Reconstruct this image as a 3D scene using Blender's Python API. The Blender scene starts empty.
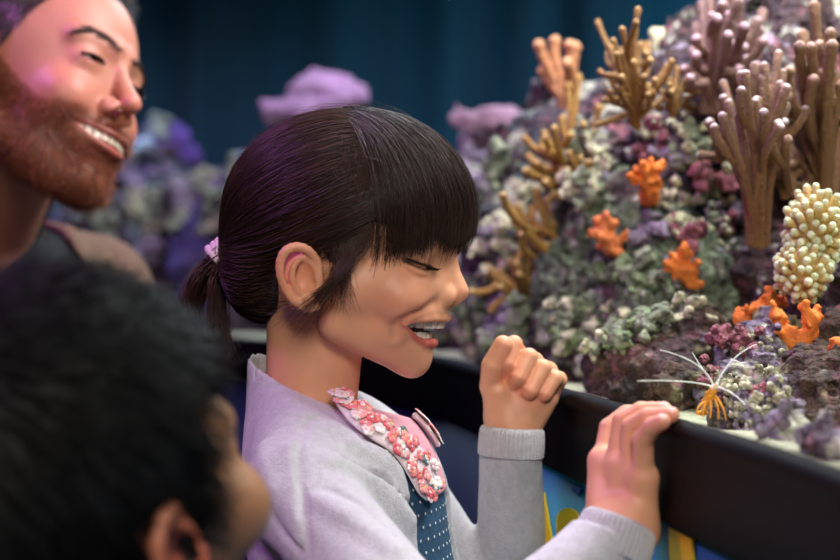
import bpy, math, random
import numpy as np
C = bpy.context.scene
PI = math.pi
random.seed(5)
RNG = np.random.default_rng(7)

# ------------------------------------------------------------------ camera, world, lights
FPX = 1400.0
CAMZ = 1.0
cam_d = bpy.data.cameras.new('camera')
cam_d.sensor_width = 36.0
cam_d.lens = 36.0 * FPX / 840.0
cam_d.clip_start = 0.05
cam_d.dof.use_dof = True
cam_d.dof.focus_distance = 0.97
cam_d.dof.aperture_fstop = 4.0
cam = bpy.data.objects.new('camera', cam_d)
cam.location = (0, 0, CAMZ)
cam.rotation_euler = (PI / 2, 0, 0)
C.collection.objects.link(cam)
C.camera = cam

w = bpy.data.worlds.new('world')
C.world = w
w.use_nodes = True
w.node_tree.nodes['Background'].inputs[0].default_value = (0.10, 0.13, 0.22, 1)
w.node_tree.nodes['Background'].inputs[1].default_value = 0.12

def area(name, loc, target, size, power, color, size_y=None, spread=None):
    d = bpy.data.lights.new(name, 'AREA')
    d.shape = 'RECTANGLE'
    d.size = size
    d.size_y = size_y or size
    d.energy = power
    d.color = color
    if spread:
        d.spread = math.radians(spread)
    o = bpy.data.objects.new(name, d)
    o.location = loc
    from mathutils import Vector
    v = Vector(target) - Vector(loc)
    o.rotation_euler = v.to_track_quat('-Z', 'Y').to_euler()
    C.collection.objects.link(o)
    return o

# room lamps: soft warm white from the hall ceiling, violet stage lamp behind left
area('hall_lamp', (0.10, -0.95, 1.95), (0.0, 1.0, 0.9), 0.5, 31.0, (1.0, 0.91, 0.82))
area('violet_lamp', (-1.15, 1.00, 2.15), (-0.25, 1.15, 1.0), 0.25, 14.0, (0.74, 0.24, 1.0))
pl = bpy.data.lights.new('pink_spot', 'SPOT'); pl.energy = 24; pl.color = (0.85, 0.12, 1.0); pl.spot_size = math.radians(9.5); pl.spot_blend = 0.8; pl.shadow_soft_size = 0.04
plo = bpy.data.objects.new('pink_spot', pl); plo.location = (0.02, 0.45, 2.05); C.collection.objects.link(plo)
from mathutils import Vector as _V
plo.rotation_euler = (_V((-0.275, 1.27, 1.21)) - _V(plo.location)).to_track_quat('-Z', 'Y').to_euler()
# aquarium lamps above the reef
area('aquarium_lamp', (0.36, 1.10, 1.72), (0.25, 1.18, 0.9), 0.30, 17.0, (0.97, 0.98, 0.96), 0.7)
area('aquarium_lamp', (0.05, 2.0, 1.74), (0.10, 2.05, 0.9), 0.5, 9.0, (0.80, 0.88, 1.0), 0.5)
area('aquarium_lamp', (-0.75, 3.1, 1.74), (-0.75, 3.1, 0.9), 0.8, 8.0, (0.50, 0.60, 1.0), 0.4)
area('aquarium_lamp', (0.6, 3.2, 1.74), (0.5, 3.75, 1.2), 0.8, 5.0, (0.35, 0.80, 1.0), 0.3)

C.view_settings.view_transform = 'Standard'
C.view_settings.look = 'None'
C.view_settings.exposure = 0.0
C.view_settings.gamma = 1.0
C.view_settings.use_curve_mapping = False

# ------------------------------------------------------------------ helpers
def P(u, v, D):
    return np.array([(u - 420.0) / FPX * D, D, CAMZ - (v - 280.0) / FPX * D])

def W(u, v, D):
    return P(u, v, D) * 1000.0

def A(*a):
    return np.array(a, float)

def unit(v):
    v = np.asarray(v, float)
    return v / np.maximum(np.linalg.norm(v, axis=-1, keepdims=True), 1e-9)

def srgb(r, g, b):
    f = lambda c: ((c / 255.0) / 12.92 if c / 255.0 <= 0.04045 else (((c / 255.0) + 0.055) / 1.055) ** 2.4)
    return (f(r), f(g), f(b))

def smin(a, b, k):
    h = np.clip(0.5 + 0.5 * (b - a) / k, 0, 1)
    return b + (a - b) * h - k * h * (1 - h)

def smax(a, b, k):
    return -smin(-a, -b, k)

def sph(p, c, r):
    return np.linalg.norm(p - c, axis=1) - r

def ell(p, c, r, M=None):
    q = p - c
    if M is not None:
        q = q @ M
    r = np.asarray(r, float)
    k0 = np.linalg.norm(q / r, axis=1)
    k1 = np.linalg.norm(q / (r * r), axis=1)
    return k0 * (k0 - 1.0) / np.maximum(k1, 1e-9)

def cap(p, a, b, ra, rb=None):
    rb = ra if rb is None else rb
    a = np.asarray(a, float); b = np.asarray(b, float)
    ab = b - a
    t = np.clip(((p - a) @ ab) / max(ab @ ab, 1e-12), 0, 1)
    return np.linalg.norm(p - a - t[:, None] * ab, axis=1) - (ra + (rb - ra) * t)

def poly(p, pts, rs, k=None):
    d = None
    if not hasattr(rs, '__len__'):
        rs = [rs] * len(pts)
    for i in range(len(pts) - 1):
        e = cap(p, pts[i], pts[i + 1], rs[i], rs[i + 1])
        d = e if d is None else (np.minimum(d, e) if not k else smin(d, e, k))
    return d

def _hash(ix, iy, iz, seed):
    n = (ix * 374761393 + iy * 668265263 + iz * 2147483647 + seed * 1274126177) & 0xFFFFFFFF
    n = ((n ^ (n >> 13)) * 1274126177) & 0xFFFFFFFF
    n = (n ^ (n >> 16)) & 0xFFFF
    return n / 65535.0

def noise(p, scale, seed=0):
    q = np.asarray(p) / scale
    i = np.floor(q).astype(np.int64)
    f = q - i
    f = f * f * (3 - 2 * f)
    x, y, z = i[:, 0], i[:, 1], i[:, 2]
    r = 0
    for dx in (0, 1):
        for dy in (0, 1):
            for dz in (0, 1):
                wgt = (f[:, 0] if dx else 1 - f[:, 0]) * (f[:, 1] if dy else 1 - f[:, 1]) * (f[:, 2] if dz else 1 - f[:, 2])
                r = r + wgt * _hash(x + dx, y + dy, z + dz, seed)
    return r * 2 - 1

def fbm(p, scale, n=3, seed=0):
    r = 0; a = 1.0
    for k in range(n):
        r = r + a * noise(p, scale / 2 ** k, seed + k * 17)
        a *= 0.5
    return r

def nets(f, lo, hi, h, slack=1.0, block=8):
    """sparse surface nets: f takes (N,3) and returns distance in the same unit"""
    lo = np.asarray(lo, float); hi = np.asarray(hi, float)
    n = np.ceil((hi - lo) / (h * block)).astype(int)
    g = np.stack(np.meshgrid(*[np.arange(k) for k in n], indexing='ij'), -1).reshape(-1, 3)
    cen = lo + (g + 0.5) * h * block
    d = f(cen)
    g = g[np.abs(d) < h * block * 0.88 * 1.25 + slack]
    r = np.arange(block)
    loc = np.stack(np.meshgrid(r, r, r, indexing='ij'), -1).reshape(-1, 3)
    cells = (g[:, None, :] * block + loc[None]).reshape(-1, 3)
    S = np.int64(1 << 20)
    key = lambda c: (c[:, 0].astype(np.int64) * S + c[:, 1]) * S + c[:, 2]
    off = np.array([[0, 0, 0], [1, 0, 0], [0, 1, 0], [1, 1, 0], [0, 0, 1], [1, 0, 1], [0, 1, 1], [1, 1, 1]])
    ck = key(cells)
    okeys = key(off)
    ckeys = np.unique(np.concatenate([ck + o for o in okeys]))
    cx = ckeys // (S * S); cy = (ckeys // S) % S; cz = ckeys % S
    pts = lo + np.stack([cx, cy, cz], 1) * h
    val = np.empty(len(pts))
    for s in range(0, len(pts), 400000):
        val[s:s + 400000] = f(pts[s:s + 400000])
    cv = np.stack([val[np.searchsorted(ckeys, ck + o)] for o in okeys], 1)
    act = (cv.min(1) < 0) & (cv.max(1) >= 0)
    cells = cells[act]; ck = ck[act]; cv = cv[act]
    acc = np.zeros((len(cells), 3)); cnt = np.zeros(len(cells))
    E = [(0, 1), (2, 3), (4, 5), (6, 7), (0, 2), (1, 3), (4, 6), (5, 7), (0, 4), (1, 5), (2, 6), (3, 7)]
    for a, b in E:
        va, vb = cv[:, a], cv[:, b]
        m = (va < 0) != (vb < 0)
        t = np.where(m, va / np.where(np.abs(va - vb) < 1e-12, 1, va - vb), 0)
        acc += m[:, None] * (off[a] + t[:, None] * (off[b] - off[a]))
        cnt += m
    verts = lo + (cells + acc / cnt[:, None]) * h
    order = np.argsort(ck); sk = ck[order]
    def find(k):
        i = np.clip(np.searchsorted(sk, k), 0, len(sk) - 1)
        return np.where(sk[i] == k, order[i], -1)
    faces = []
    for ax in range(3):
        e0 = cv[:, 0]; e1 = cv[:, 1 << ax]
        m = (e0 < 0) != (e1 < 0)
        b, c = [(1, 2), (2, 0), (0, 1)][ax]
        ob = np.zeros(3, int); ob[b] = 1; oc = np.zeros(3, int); oc[c] = 1
        kb, kc = key(ob[None])[0], key(oc[None])[0]
        k = ck[m]
        q = np.stack([find(k), find(k - kb), find(k - kb - kc), find(k - kc)], 1)
        fl = e0[m] < 0
        q = np.where(fl[:, None], q, q[:, ::-1])
        faces.append(q[(q >= 0).all(1)])
    e = h * 0.3                                   # settle the vertices on the surface
    d0 = f(verts)
    gr = np.stack([f(verts + dx) - d0 for dx in np.eye(3) * e], 1) / e
    gn = np.maximum((gr * gr).sum(1), 0.25)
    verts = verts - np.clip(d0 / gn, -h * 0.5, h * 0.5)[:, None] * gr
    return verts, np.concatenate(faces)

MATS = {}
def link(name, verts, faces, mat, parent=None, col=None, smooth=True, uv=None):
    me = bpy.data.meshes.new(name)
    verts = np.ascontiguousarray(verts, dtype=np.float32)
    if isinstance(faces, np.ndarray):
        nf, k = faces.shape
        me.vertices.add(len(verts)); me.vertices.foreach_set('co', verts.ravel())
        me.loops.add(nf * k); me.loops.foreach_set('vertex_index', faces.astype(np.int32).ravel())
        me.polygons.add(nf); me.polygons.foreach_set('loop_start', np.arange(0, nf * k, k, dtype=np.int32))
        me.update(calc_edges=True); me.validate()
    else:
        me.from_pydata([tuple(map(float, v)) for v in verts], [], [tuple(map(int, f)) for f in faces])
    if smooth:
        me.polygons.foreach_set('use_smooth', [True] * len(me.polygons))
    if col is not None:
        at = me.color_attributes.new('Col', 'FLOAT_COLOR', 'POINT')
        c4 = np.ones((len(verts), 4), np.float32); c4[:, :3] = np.clip(col, 0, 1)
        at.data.foreach_set('color', c4.ravel())
    me.materials.append(mat)
    o = bpy.data.objects.new(name, me)
    C.collection.objects.link(o)
    if parent is not None:
        o.parent = parent
        o.matrix_parent_inverse = parent.matrix_world.inverted()
    return o

def empty(name, loc, label=None, cat=None, group=None):
    o = bpy.data.objects.new(name, None)
    o.location = loc
    o.empty_display_size = 0.05
    C.collection.objects.link(o)
    bpy.context.view_layer.update()
    if label:
        tag(o, label, cat, group)
    return o

def tag(o, label, cat, group=None, kind=None):
    if label: o['label'] = label
    if cat: o['category'] = cat
    if group: o['group'] = group
    if kind: o['kind'] = kind
    return o

def struct(o):
    o['kind'] = 'structure'
    return o

def mat(name, color=(0.5, 0.5, 0.5), rough=0.6, attr=False, bump=None, var=None, spec=0.5, sss=0.0, metal=0.0,
        sheen=0.0, coat=0.0, emit=None, sssr=(1.0, 0.35, 0.2), ssscale=0.004):
    """bump = list of (kind, scale, strength, distance); var = (scale, amount, seed detail)"""
    if name in MATS:
        return MATS[name]
    m = bpy.data.materials.new(name); m.use_nodes = True
    nt = m.node_tree; nd = nt.nodes; b = nd['Principled BSDF']
    b.inputs['Roughness'].default_value = rough
    b.inputs['Specular IOR Level'].default_value = spec
    b.inputs['Metallic'].default_value = metal
    b.inputs['Base Color'].default_value = (*color, 1)
    if sss:
        b.inputs['Subsurface Weight'].default_value = sss
        b.inputs['Subsurface Radius'].default_value = sssr
        b.inputs['Subsurface Scale'].default_value = ssscale
    if sheen:
        b.inputs['Sheen Weight'].default_value = sheen
        b.inputs['Sheen Roughness'].default_value = 0.5
    if coat:
        b.inputs['Coat Weight'].default_value = coat
    if emit:
        b.inputs['Emission Color'].default_value = (*emit[0], 1)
        b.inputs['Emission Strength'].default_value = emit[1]
    tc = nd.new('ShaderNodeTexCoord')
    src = None
    if attr:
        a = nd.new('ShaderNodeAttribute'); a.attribute_name = 'Col'; src = a.outputs['Color']
    if var:
        n = nd.new('ShaderNodeTexNoise'); n.inputs['Scale'].default_value = var[0]
        n.inputs['Detail'].default_value = 6
        nt.links.new(tc.outputs['Object'], n.inputs['Vector'])
        r = nd.new('ShaderNodeMapRange')
        r.inputs['From Min'].default_value = 0.25; r.inputs['From Max'].default_value = 0.75
        r.inputs['To Min'].default_value = 1 - var[1]; r.inputs['To Max'].default_value = 1 + var[1]
        nt.links.new(n.outputs['Fac'], r.inputs['Value'])
        mx = nd.new('ShaderNodeVectorMath'); mx.operation = 'SCALE'
        if src is not None:
            nt.links.new(src, mx.inputs[0])
        else:
            mx.inputs[0].default_value = color
        nt.links.new(r.outputs[0], mx.inputs['Scale'])
        src = mx.outputs[0]
    if src is not None:
        nt.links.new(src, b.inputs['Base Color'])
    prev = None
    for (kind, sc, st, dist) in (bump or []):
        if kind == 'noise':
            n = nd.new('ShaderNodeTexNoise'); n.inputs['Detail'].default_value = 4
            n.inputs['Scale'].default_value = sc; out = n.outputs['Fac']
        elif kind == 'voronoi':
            n = nd.new('ShaderNodeTexVoronoi'); n.inputs['Scale'].default_value = sc; out = n.outputs['Distance']
        nt.links.new(tc.outputs['Object'], n.inputs['Vector'])
        bp = nd.new('ShaderNodeBump'); bp.inputs['Strength'].default_value = st; bp.inputs['Distance'].default_value = dist
        nt.links.new(out, bp.inputs['Height'])
        if prev: nt.links.new(prev, bp.inputs['Normal'])
        prev = bp.outputs['Normal']
    if prev: nt.links.new(prev, b.inputs['Normal'])
    MATS[name] = m
    return m

def tubes(paths, radii, sides=6, closed=True):
    """paths (N,K,3), radii (N,K) or (K,) -> verts, quads. Ends closed by collapsing radius."""
    paths = np.asarray(paths, float)
    N, K, _ = paths.shape
    radii = np.broadcast_to(np.asarray(radii, float), (N, K))
    T = np.gradient(paths, axis=1); T = unit(T)
    ref = np.tile(A(0.31, 0.2, 0.93), (N, 1))
    t0 = T[:, K // 2]
    bad = np.abs((ref * t0).sum(1)) > 0.9
    ref[bad] = A(0.9, 0.3, 0.1)
    U = unit(np.cross(T, ref[:, None, :])); V = np.cross(T, U)
    a = np.arange(sides) / sides * 2 * PI
    ring = U[:, :, None, :] * np.cos(a)[None, None, :, None] + V[:, :, None, :] * np.sin(a)[None, None, :, None]
    vs = paths[:, :, None, :] + ring * radii[:, :, None, None]
    vs = vs.reshape(-1, 3)
    i = np.arange(N)[:, None, None] * K * sides
    k = np.arange(K - 1)[None, :, None] * sides
    s = np.arange(sides)[None, None, :]
    s2 = (s + 1) % sides
    q = np.stack([i + k + s, i + k + s2, i + k + sides + s2, i + k + sides + s], -1).reshape(-1, 4)
    return vs, q

def box(lo, hi):
    x0, y0, z0 = lo; x1, y1, z1 = hi
    v = [(x0, y0, z0), (x1, y0, z0), (x1, y1, z0), (x0, y1, z0), (x0, y0, z1), (x1, y0, z1), (x1, y1, z1), (x0, y1, z1)]
    f = [(0, 3, 2, 1), (4, 5, 6, 7), (0, 1, 5, 4), (1, 2, 6, 5), (2, 3, 7, 6), (3, 0, 4, 7)]
    return np.array(v, float), f

def mix(col, c, wgt):
    wgt = np.clip(wgt, 0, 1)[:, None]
    return col * (1 - wgt) + np.asarray(c)[None, :] * wgt

def frame(yaw, pitch=0, roll=0):
    y, p, r = (math.radians(a) for a in (yaw, pitch, roll))
    cy, sy, cp, sp, cr, sr = math.cos(y), math.sin(y), math.cos(p), math.sin(p), math.cos(r), math.sin(r)
    Rx = np.array([[1, 0, 0], [0, cr, -sr], [0, sr, cr]]); Ry = np.array([[cp, 0, sp], [0, 1, 0], [-sp, 0, cp]])
    Rz = np.array([[cy, -sy, 0], [sy, cy, 0], [0, 0, 1]])
    return Rz @ Ry @ Rx

# ------------------------------------------------------------------ aquarium plan
GP = np.array([(-1.75, 3.05), (-1.2, 2.9), (-0.70, 2.56), (-0.269, 2.09), (0.011, 1.62), (0.062, 1.384), (0.108, 1.11), (0.137, 0.96), (0.168, 0.79), (0.190, 0.633), (0.212, 0.30), (0.222, -0.1), (0.225, -0.9)])
def smooth_path(p, n=8, it=2):
    for _ in range(it):
        q = [p[0]]
        for a, b in zip(p[:-1], p[1:]):
            q += [a * 0.75 + b * 0.25, a * 0.25 + b * 0.75]
        q.append(p[-1]); p = np.array(q)
    return p
GPS = smooth_path(GP)
ZR = 0.915     # height of the sill at the glass
def glass_x(y):
    o = np.argsort(GPS[:, 1])
    return np.interp(y, GPS[o, 1], GPS[o, 0])
_t = unit(np.gradient(GPS, axis=0))
GN = np.stack([_t[:, 1], -_t[:, 0]], 1)      # points to the room side (towards -x)
if GN[20, 0] > 0: GN = -GN
def sweep(profile, closed=True):
    """profile: list of (out, z): out>0 = to the room"""
    pr = np.array(profile, float)
    K = len(pr); n = len(GPS)
    v = np.zeros((n, K, 3))
    v[:, :, 0] = GPS[:, 0][:, None] + GN[:, 0][:, None] * pr[None, :, 0]
    v[:, :, 1] = GPS[:, 1][:, None] + GN[:, 1][:, None] * pr[None, :, 0]
    v[:, :, 2] = pr[None, :, 1]
    i = np.arange(n - 1)[:, None] * K; k = np.arange(K)[None, :] if closed else np.arange(K - 1)[None, :]
    k2 = (k + 1) % K
    f = np.stack([i + k, i + k2, i + K + k2, i + K + k], -1).reshape(-1, 4)
    return v.reshape(-1, 3), f
# ------------------------------------------------------------------ the room and the aquarium
m_floor = mat('hall_floor', srgb(38, 38, 44), 0.5, var=(6, .2))
m_wall = mat('hall_wall', srgb(30, 34, 52), 0.8, var=(4, .15))
m_ceil = mat('hall_ceiling', srgb(22, 22, 28), 0.9)
def slab(name, lo, hi, m):
    v, f = box(lo, hi)
    return struct(link(name, v, f, m, smooth=False))
slab('floor', (-2.6, -1.9, -0.05), (2.6, 4.6, 0.0), m_floor)
slab('ceiling', (-2.6, -1.9, 2.6), (2.6, 4.6, 2.65), m_ceil)
slab('wall_left', (-2.65, -1.9, 0.0), (-2.6, 4.6, 2.6), m_wall)
slab('wall_right', (2.6, -1.9, 0.0), (2.65, 4.6, 2.6), m_wall)
slab('wall_back', (-2.6, -1.95, 0.0), (2.6, -1.9, 2.6), m_wall)
slab('wall_front', (-2.6, 4.6, 0.0), (2.6, 4.65, 2.6), m_wall)

m_blk = mat('black_sill', srgb(13, 10, 10), 0.5, spec=0.06, bump=[('noise', 30, 0.05, 0.002)])
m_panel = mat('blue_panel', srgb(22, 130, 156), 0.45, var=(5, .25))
nt = m_panel.node_tree      # shade painted into the colour: navy towards the far end, teal near the girl
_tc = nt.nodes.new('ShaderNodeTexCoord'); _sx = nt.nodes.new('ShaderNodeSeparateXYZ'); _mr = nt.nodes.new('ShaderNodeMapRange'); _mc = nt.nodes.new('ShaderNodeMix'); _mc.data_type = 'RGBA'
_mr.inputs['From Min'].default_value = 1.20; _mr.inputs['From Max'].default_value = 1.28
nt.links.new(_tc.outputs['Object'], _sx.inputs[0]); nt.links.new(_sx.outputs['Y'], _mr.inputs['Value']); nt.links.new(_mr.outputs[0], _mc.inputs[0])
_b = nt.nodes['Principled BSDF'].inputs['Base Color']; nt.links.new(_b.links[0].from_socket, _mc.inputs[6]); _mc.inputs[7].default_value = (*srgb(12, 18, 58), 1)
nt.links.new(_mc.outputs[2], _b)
m_yel = mat('yellow_vinyl', srgb(246, 226, 30), 0.45)
m_grn = mat('green_vinyl', srgb(40, 120, 70), 0.45)
tank = empty('aquarium', (0.3, 1.0, 0.0), 'large curved aquarium with black sill and blue front panel', 'aquarium')
# sill: rounded ledge outside the glass
prof = [(-0.004, ZR - 0.02), (-0.004, ZR), (0.003, ZR + 0.0015), (0.008, ZR + 0.001), (0.0105, ZR - 0.002), (0.0125, ZR - 0.006), (0.012, ZR - 0.009), (0.0108, ZR - 0.011), (0.0112, ZR - 0.015), (0.0112, ZR - 0.059), (0.010, ZR - 0.062), (-0.002, ZR - 0.062), (-0.004, ZR - 0.059)]
v, f = sweep(prof); link('sill', v, f, m_blk, tank)
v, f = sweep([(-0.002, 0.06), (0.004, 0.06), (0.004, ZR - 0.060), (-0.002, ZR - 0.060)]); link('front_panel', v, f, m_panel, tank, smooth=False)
v, f = sweep([(-0.002, 0.0), (0.012, 0.0), (0.012, 0.08), (-0.002, 0.08)]); link('plinth', v, f, m_blk, tank, smooth=False)
# glass: clear pane with a faint reflection
mg = bpy.data.materials.new('clear_glass'); mg.use_nodes = True
nt = mg.node_tree; nt.nodes.clear()
o_ = nt.nodes.new('ShaderNodeOutputMaterial'); mx = nt.nodes.new('ShaderNodeMixShader'); tr = nt.nodes.new('ShaderNodeBsdfTransparent'); gl = nt.nodes.new('ShaderNodeBsdfGlossy'); fr = nt.nodes.new('ShaderNodeMath'); fr.operation = 'MULTIPLY'; fr.inputs[1].default_value = 0.12
lw_ = nt.nodes.new('ShaderNodeLayerWeight'); pw_ = nt.nodes.new('ShaderNodeMath'); pw_.operation = 'POWER'; pw_.inputs[1].default_value = 4.0
nt.links.new(lw_.outputs['Facing'], pw_.inputs[0]); nt.links.new(pw_.outputs[0], fr.inputs[0]); gl.inputs['Roughness'].default_value = 0.03
tr.inputs['Color'].default_value = (0.95, 0.985, 0.98, 1)
nt.links.new(fr.outputs[0], mx.inputs[0]); nt.links.new(tr.outputs[0], mx.inputs[1]); nt.links.new(gl.outputs[0], mx.inputs[2]); nt.links.new(mx.outputs[0], o_.inputs[0])
MATS['clear_glass'] = mg
v, f = sweep([(0.0, ZR - 0.005), (0.0, 1.80)], closed=False); link('glass_pane', v, f, mg, tank)
v, f = sweep([(-0.03, 1.78), (0.02, 1.78), (0.02, 2.6), (-0.03, 2.6)]); link('hood', v, f, m_blk, tank, smooth=False)
# letters on the blue panel: yellow shapes hugging its surface
def panel_at(u, v):
    """point on the panel under a pixel"""
    r_ = A((u - 420) / FPX, 1.0, -(v - 280) / FPX)
    ts = np.linspace(0.4, 2.2, 4000)
    gx = glass_x(ts) - 0.0052
    k = np.argmin(np.abs(gx - r_[0] * ts))
    return A(gx[k], ts[k], CAMZ + r_[2] * ts[k])
def decal(name, pts, m):
    V = [panel_at(*p_) for p_ in pts]; n = len(V)
    V2 = [a - A(0.0012, 0.0003, 0) for a in V]
    F = [tuple(range(n, 2 * n))] + [(i, (i + 1) % n, n + (i + 1) % n, n + i) for i in range(n)]
    return link(name, np.array(V + V2), F, m, tank, smooth=False)
decal('letter', [(545, 492), (553, 540), (551, 600), (538, 600), (534, 545), (542, 500)], m_yel)
ov = [(569 + 11.5 * math.cos(t), 521 + 13 * math.sin(t) * (1 if math.sin(t) < 0 else 4.5)) for t in np.linspace(0, 2 * PI, 28, endpoint=False)]
decal('letter', ov, m_yel)
decal('letter', [(670, 527), (694, 539), (697, 620), (674, 620)], m_yel)
decal('printed_patch', [(575, 484), (583, 488), (580, 494), (573, 490)], mat('dark_blue_vinyl', srgb(20, 70, 140), 0.5))
# tank back, wavy deep blue backdrop
m_back = mat('backdrop', srgb(16, 76, 104), 0.8)
nt = m_back.node_tree
tcn = nt.nodes.new('ShaderNodeTexCoord'); mp = nt.nodes.new('ShaderNodeMapping'); mp.inputs['Scale'].default_value = (2.2, 2.2, 0.12)
nz = nt.nodes.new('ShaderNodeTexNoise'); nz.inputs['Scale'].default_value = 2.6; nz.inputs['Detail'].default_value = 4
cr = nt.nodes.new('ShaderNodeValToRGB')
cr.color_ramp.elements[0].position = 0.32; cr.color_ramp.elements[0].color = (*srgb(6, 36, 56), 1)
cr.color_ramp.elements[1].position = 0.68; cr.color_ramp.elements[1].color = (*srgb(13, 76, 102), 1)
nt.links.new(tcn.outputs['Object'], mp.inputs[0]); nt.links.new(mp.outputs[0], nz.inputs[0]); nt.links.new(nz.outputs['Fac'], cr.inputs[0])
nt.links.new(cr.outputs[0], nt.nodes['Principled BSDF'].inputs['Base Color'])
bp_ = smooth_path(np.array([(-1.75, 3.10), (-1.5, 3.75), (-0.8, 4.05), (0.2, 4.1), (1.2, 3.7), (1.7, 2.6), (1.75, 1.0), (1.75, -0.9)]), it=3)
nb = len(bp_)
L_ = np.r_[0, np.cumsum(np.linalg.norm(np.diff(bp_, axis=0), axis=1))]
ls = np.linspace(0, L_[-1], 260)
bx_ = np.stack([np.interp(ls, L_, bp_[:, 0]), np.interp(ls, L_, bp_[:, 1])], 1)
tn = unit(np.gradient(bx_, axis=0)); nn_ = np.stack([-tn[:, 1], tn[:, 0]], 1)
bx_ = bx_ + nn_ * (0.02 * np.sin(ls * 22 + 2 * np.sin(ls * 5)))[:, None]
V = np.concatenate([np.c_[bx_, np.full(260, z)] for z in (0.80, 2.0)]); F = np.array([[i, i + 1, 260 + i + 1, 260 + i] for i in range(259)])
link('backdrop', V, F, m_back, tank)
# sand bed
m_sand = mat('sand', srgb(176, 178, 150), 0.95, bump=[('noise', 300, 0.8, 0.003), ('voronoi', 250, 0.5, 0.002)], var=(120, .25))
inner = [(x_ + 0.004, y_) for x_, y_ in GPS] ; outer = list(map(tuple, bp_[::-1]))
ny = 120
ys = np.linspace(-0.85, 3.9, ny); V = []
def back_x(y):
    return np.interp(y, [-0.9, 1.0, 2.6, 3.3, 3.7, 4.05], [1.75, 1.75, 1.69, 1.5, 1.15, 0.4])
nx = 90
for y in ys:
    x0 = glass_x(y) + 0.004 if y < 3.0 else np.interp(y, [3.0, 3.75, 4.05], [-1.62, -1.45, -0.75])
    x1 = back_x(y)
    for i in range(nx):
        t = (i / (nx - 1)) ** 1.6
        V.append((x0 + (x1 - x0) * t, y, ZR - 0.008))
V = np.array(V); V[:, 2] += 0.0035 * noise(V, 0.05, 2) + 0.004 * noise(V, 0.2, 3)
F = np.array([[j * nx + i, j * nx + i + 1, (j + 1) * nx + i + 1, (j + 1) * nx + i] for j in range(ny - 1) for i in range(nx - 1)])
o = link('sand', V, F, m_sand); tag(o, 'pale coarse sand along the bottom of the tank', 'sand', kind='stuff')

# ------------------------------------------------------------------ reef rocks
m_rock = mat('reef_rock', (0.3, 0.3, 0.3), 0.8, attr=True, var=(140, .75), bump=[('noise', 200, 1.0, 0.006), ('voronoi', 150, 0.7, 0.004)])
C_MAR = A(*srgb(70, 46, 50)); C_PUR = A(*srgb(84, 66, 80)); C_CRM = A(*srgb(206, 204, 186)); C_GRN = A(*srgb(112, 124, 98)); C_DRK = A(*srgb(30, 22, 24)); C_PNK = A(*srgb(156, 92, 104)); C_LIL = A(*srgb(150, 136, 160)); C_BRN = A(*srgb(88, 66, 52)); C_BLU = A(*srgb(108, 128, 136))
def rock(name, blobs, h, amp, label, palette, seed, ns=0.05, cat='rock', clipd=0.018, matr=None, floor=True):
    """blobs: (u, v, D, radius px); palette: list of (colour, noise scale, threshold, softness)"""
    B = [(P(u, v_, D), r_ * D / FPX) for u, v_, D, r_ in blobs]
    def fn(p):
        d = None
        for c, r_ in B:
            e = np.linalg.norm((p - c) * A(1, 0.9, 1), axis=1) - r_
            d = e if d is None else smin(d, e, 0.02)
        n_ = fbm(p, ns, 4, seed)
        n2 = 1 - np.abs(noise(p, ns * 0.55, seed + 5))
        n3 = 1 - np.abs(noise(p, ns * 0.24, seed + 9)) * 2
        d = d - 1.35 * amp * (n_ * 0.75 + n2 * 0.6 + n3 * 0.28 - 0.3)
        d = smax(d, glass_x(p[:, 1]) + clipd - p[:, 0], 0.01)
        return smax(d, (ZR - 0.02) - p[:, 2], 0.003)
    lo = np.min([c - r_ for c, r_ in B], 0) - amp * 2.8; hi = np.max([c + r_ for c, r_ in B], 0) + amp * 2.8
    v, f = nets(fn, lo, hi, h, amp * 2.2)
    e = h
    # cavity: how deep the point lies below the smooth shape -> only growth type varies with it
    col = np.tile(palette[0], (len(v), 1))
    for c, sc, th, so, sd in palette[1:]:
        w_ = np.clip((fbm(v, sc, 3, sd) - th) / so, 0, 1)
        col = mix(col, c, w_)
    fine = h * 2.2
    col = mix(col, C_CRM, np.clip((noise(v, fine, 91) - 0.52) / .2, 0, 1) * 0.75 * (fbm(v, .05, 2, 92) > -0.1))
    col = mix(col, C_DRK, np.clip((noise(v, fine * 1.4, 93) - 0.35) / .3, 0, 1) * 0.8)
    col = mix(col, C_PNK * .8, np.clip((noise(v, fine * 1.2, 94) - 0.5) / .3, 0, 1) * 0.6)
    col = col * 0.8
    o = link(name, v, f, matr or m_rock, None, col)
    tag(o, label, cat)
    return o, fn
pal_r = [C_MAR, (C_PUR, .05, 0.15, .3, 1), (C_BRN, .06, 0.35, .3, 2), (C_DRK, .04, 0.45, .3, 3), (C_PNK, .03, 0.62, .15, 4), (C_CRM, .022, 0.55, .12, 5), (C_LIL, .018, 0.7, .2, 6)]
pal_g = [C_GRN, (A(*srgb(92, 104, 84)), .05, 0.0, .4, 7), (C_MAR, .05, 0.35, .3, 8), (C_CRM, .022, 0.48, .2, 9), (C_DRK, .04, 0.6, .2, 10), (C_LIL, .02, 0.72, .2, 6)]
pal_b = [C_BRN, (C_MAR, .04, 0.0, .4, 11), (C_DRK, .05, 0.3, .3, 12), (A(*srgb(120, 110, 84)), .02, .5, .2, 13)]
pal_l = [C_LIL, (C_CRM, .016, 0.1, .3, 14), (A(*srgb(150, 150, 110)), .02, 0.4, .2, 15), (C_PUR, .02, 0.5, .2, 16), (C_DRK, .02, 0.75, .2, 17)]
pal_c = [C_PUR, (C_CRM, .035, 0.15, .25, 18), (C_DRK, .05, 0.35, .2, 19), (C_BLU, .03, 0.45, .2, 20), (C_MAR, .04, 0.6, .3, 21)]
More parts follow.
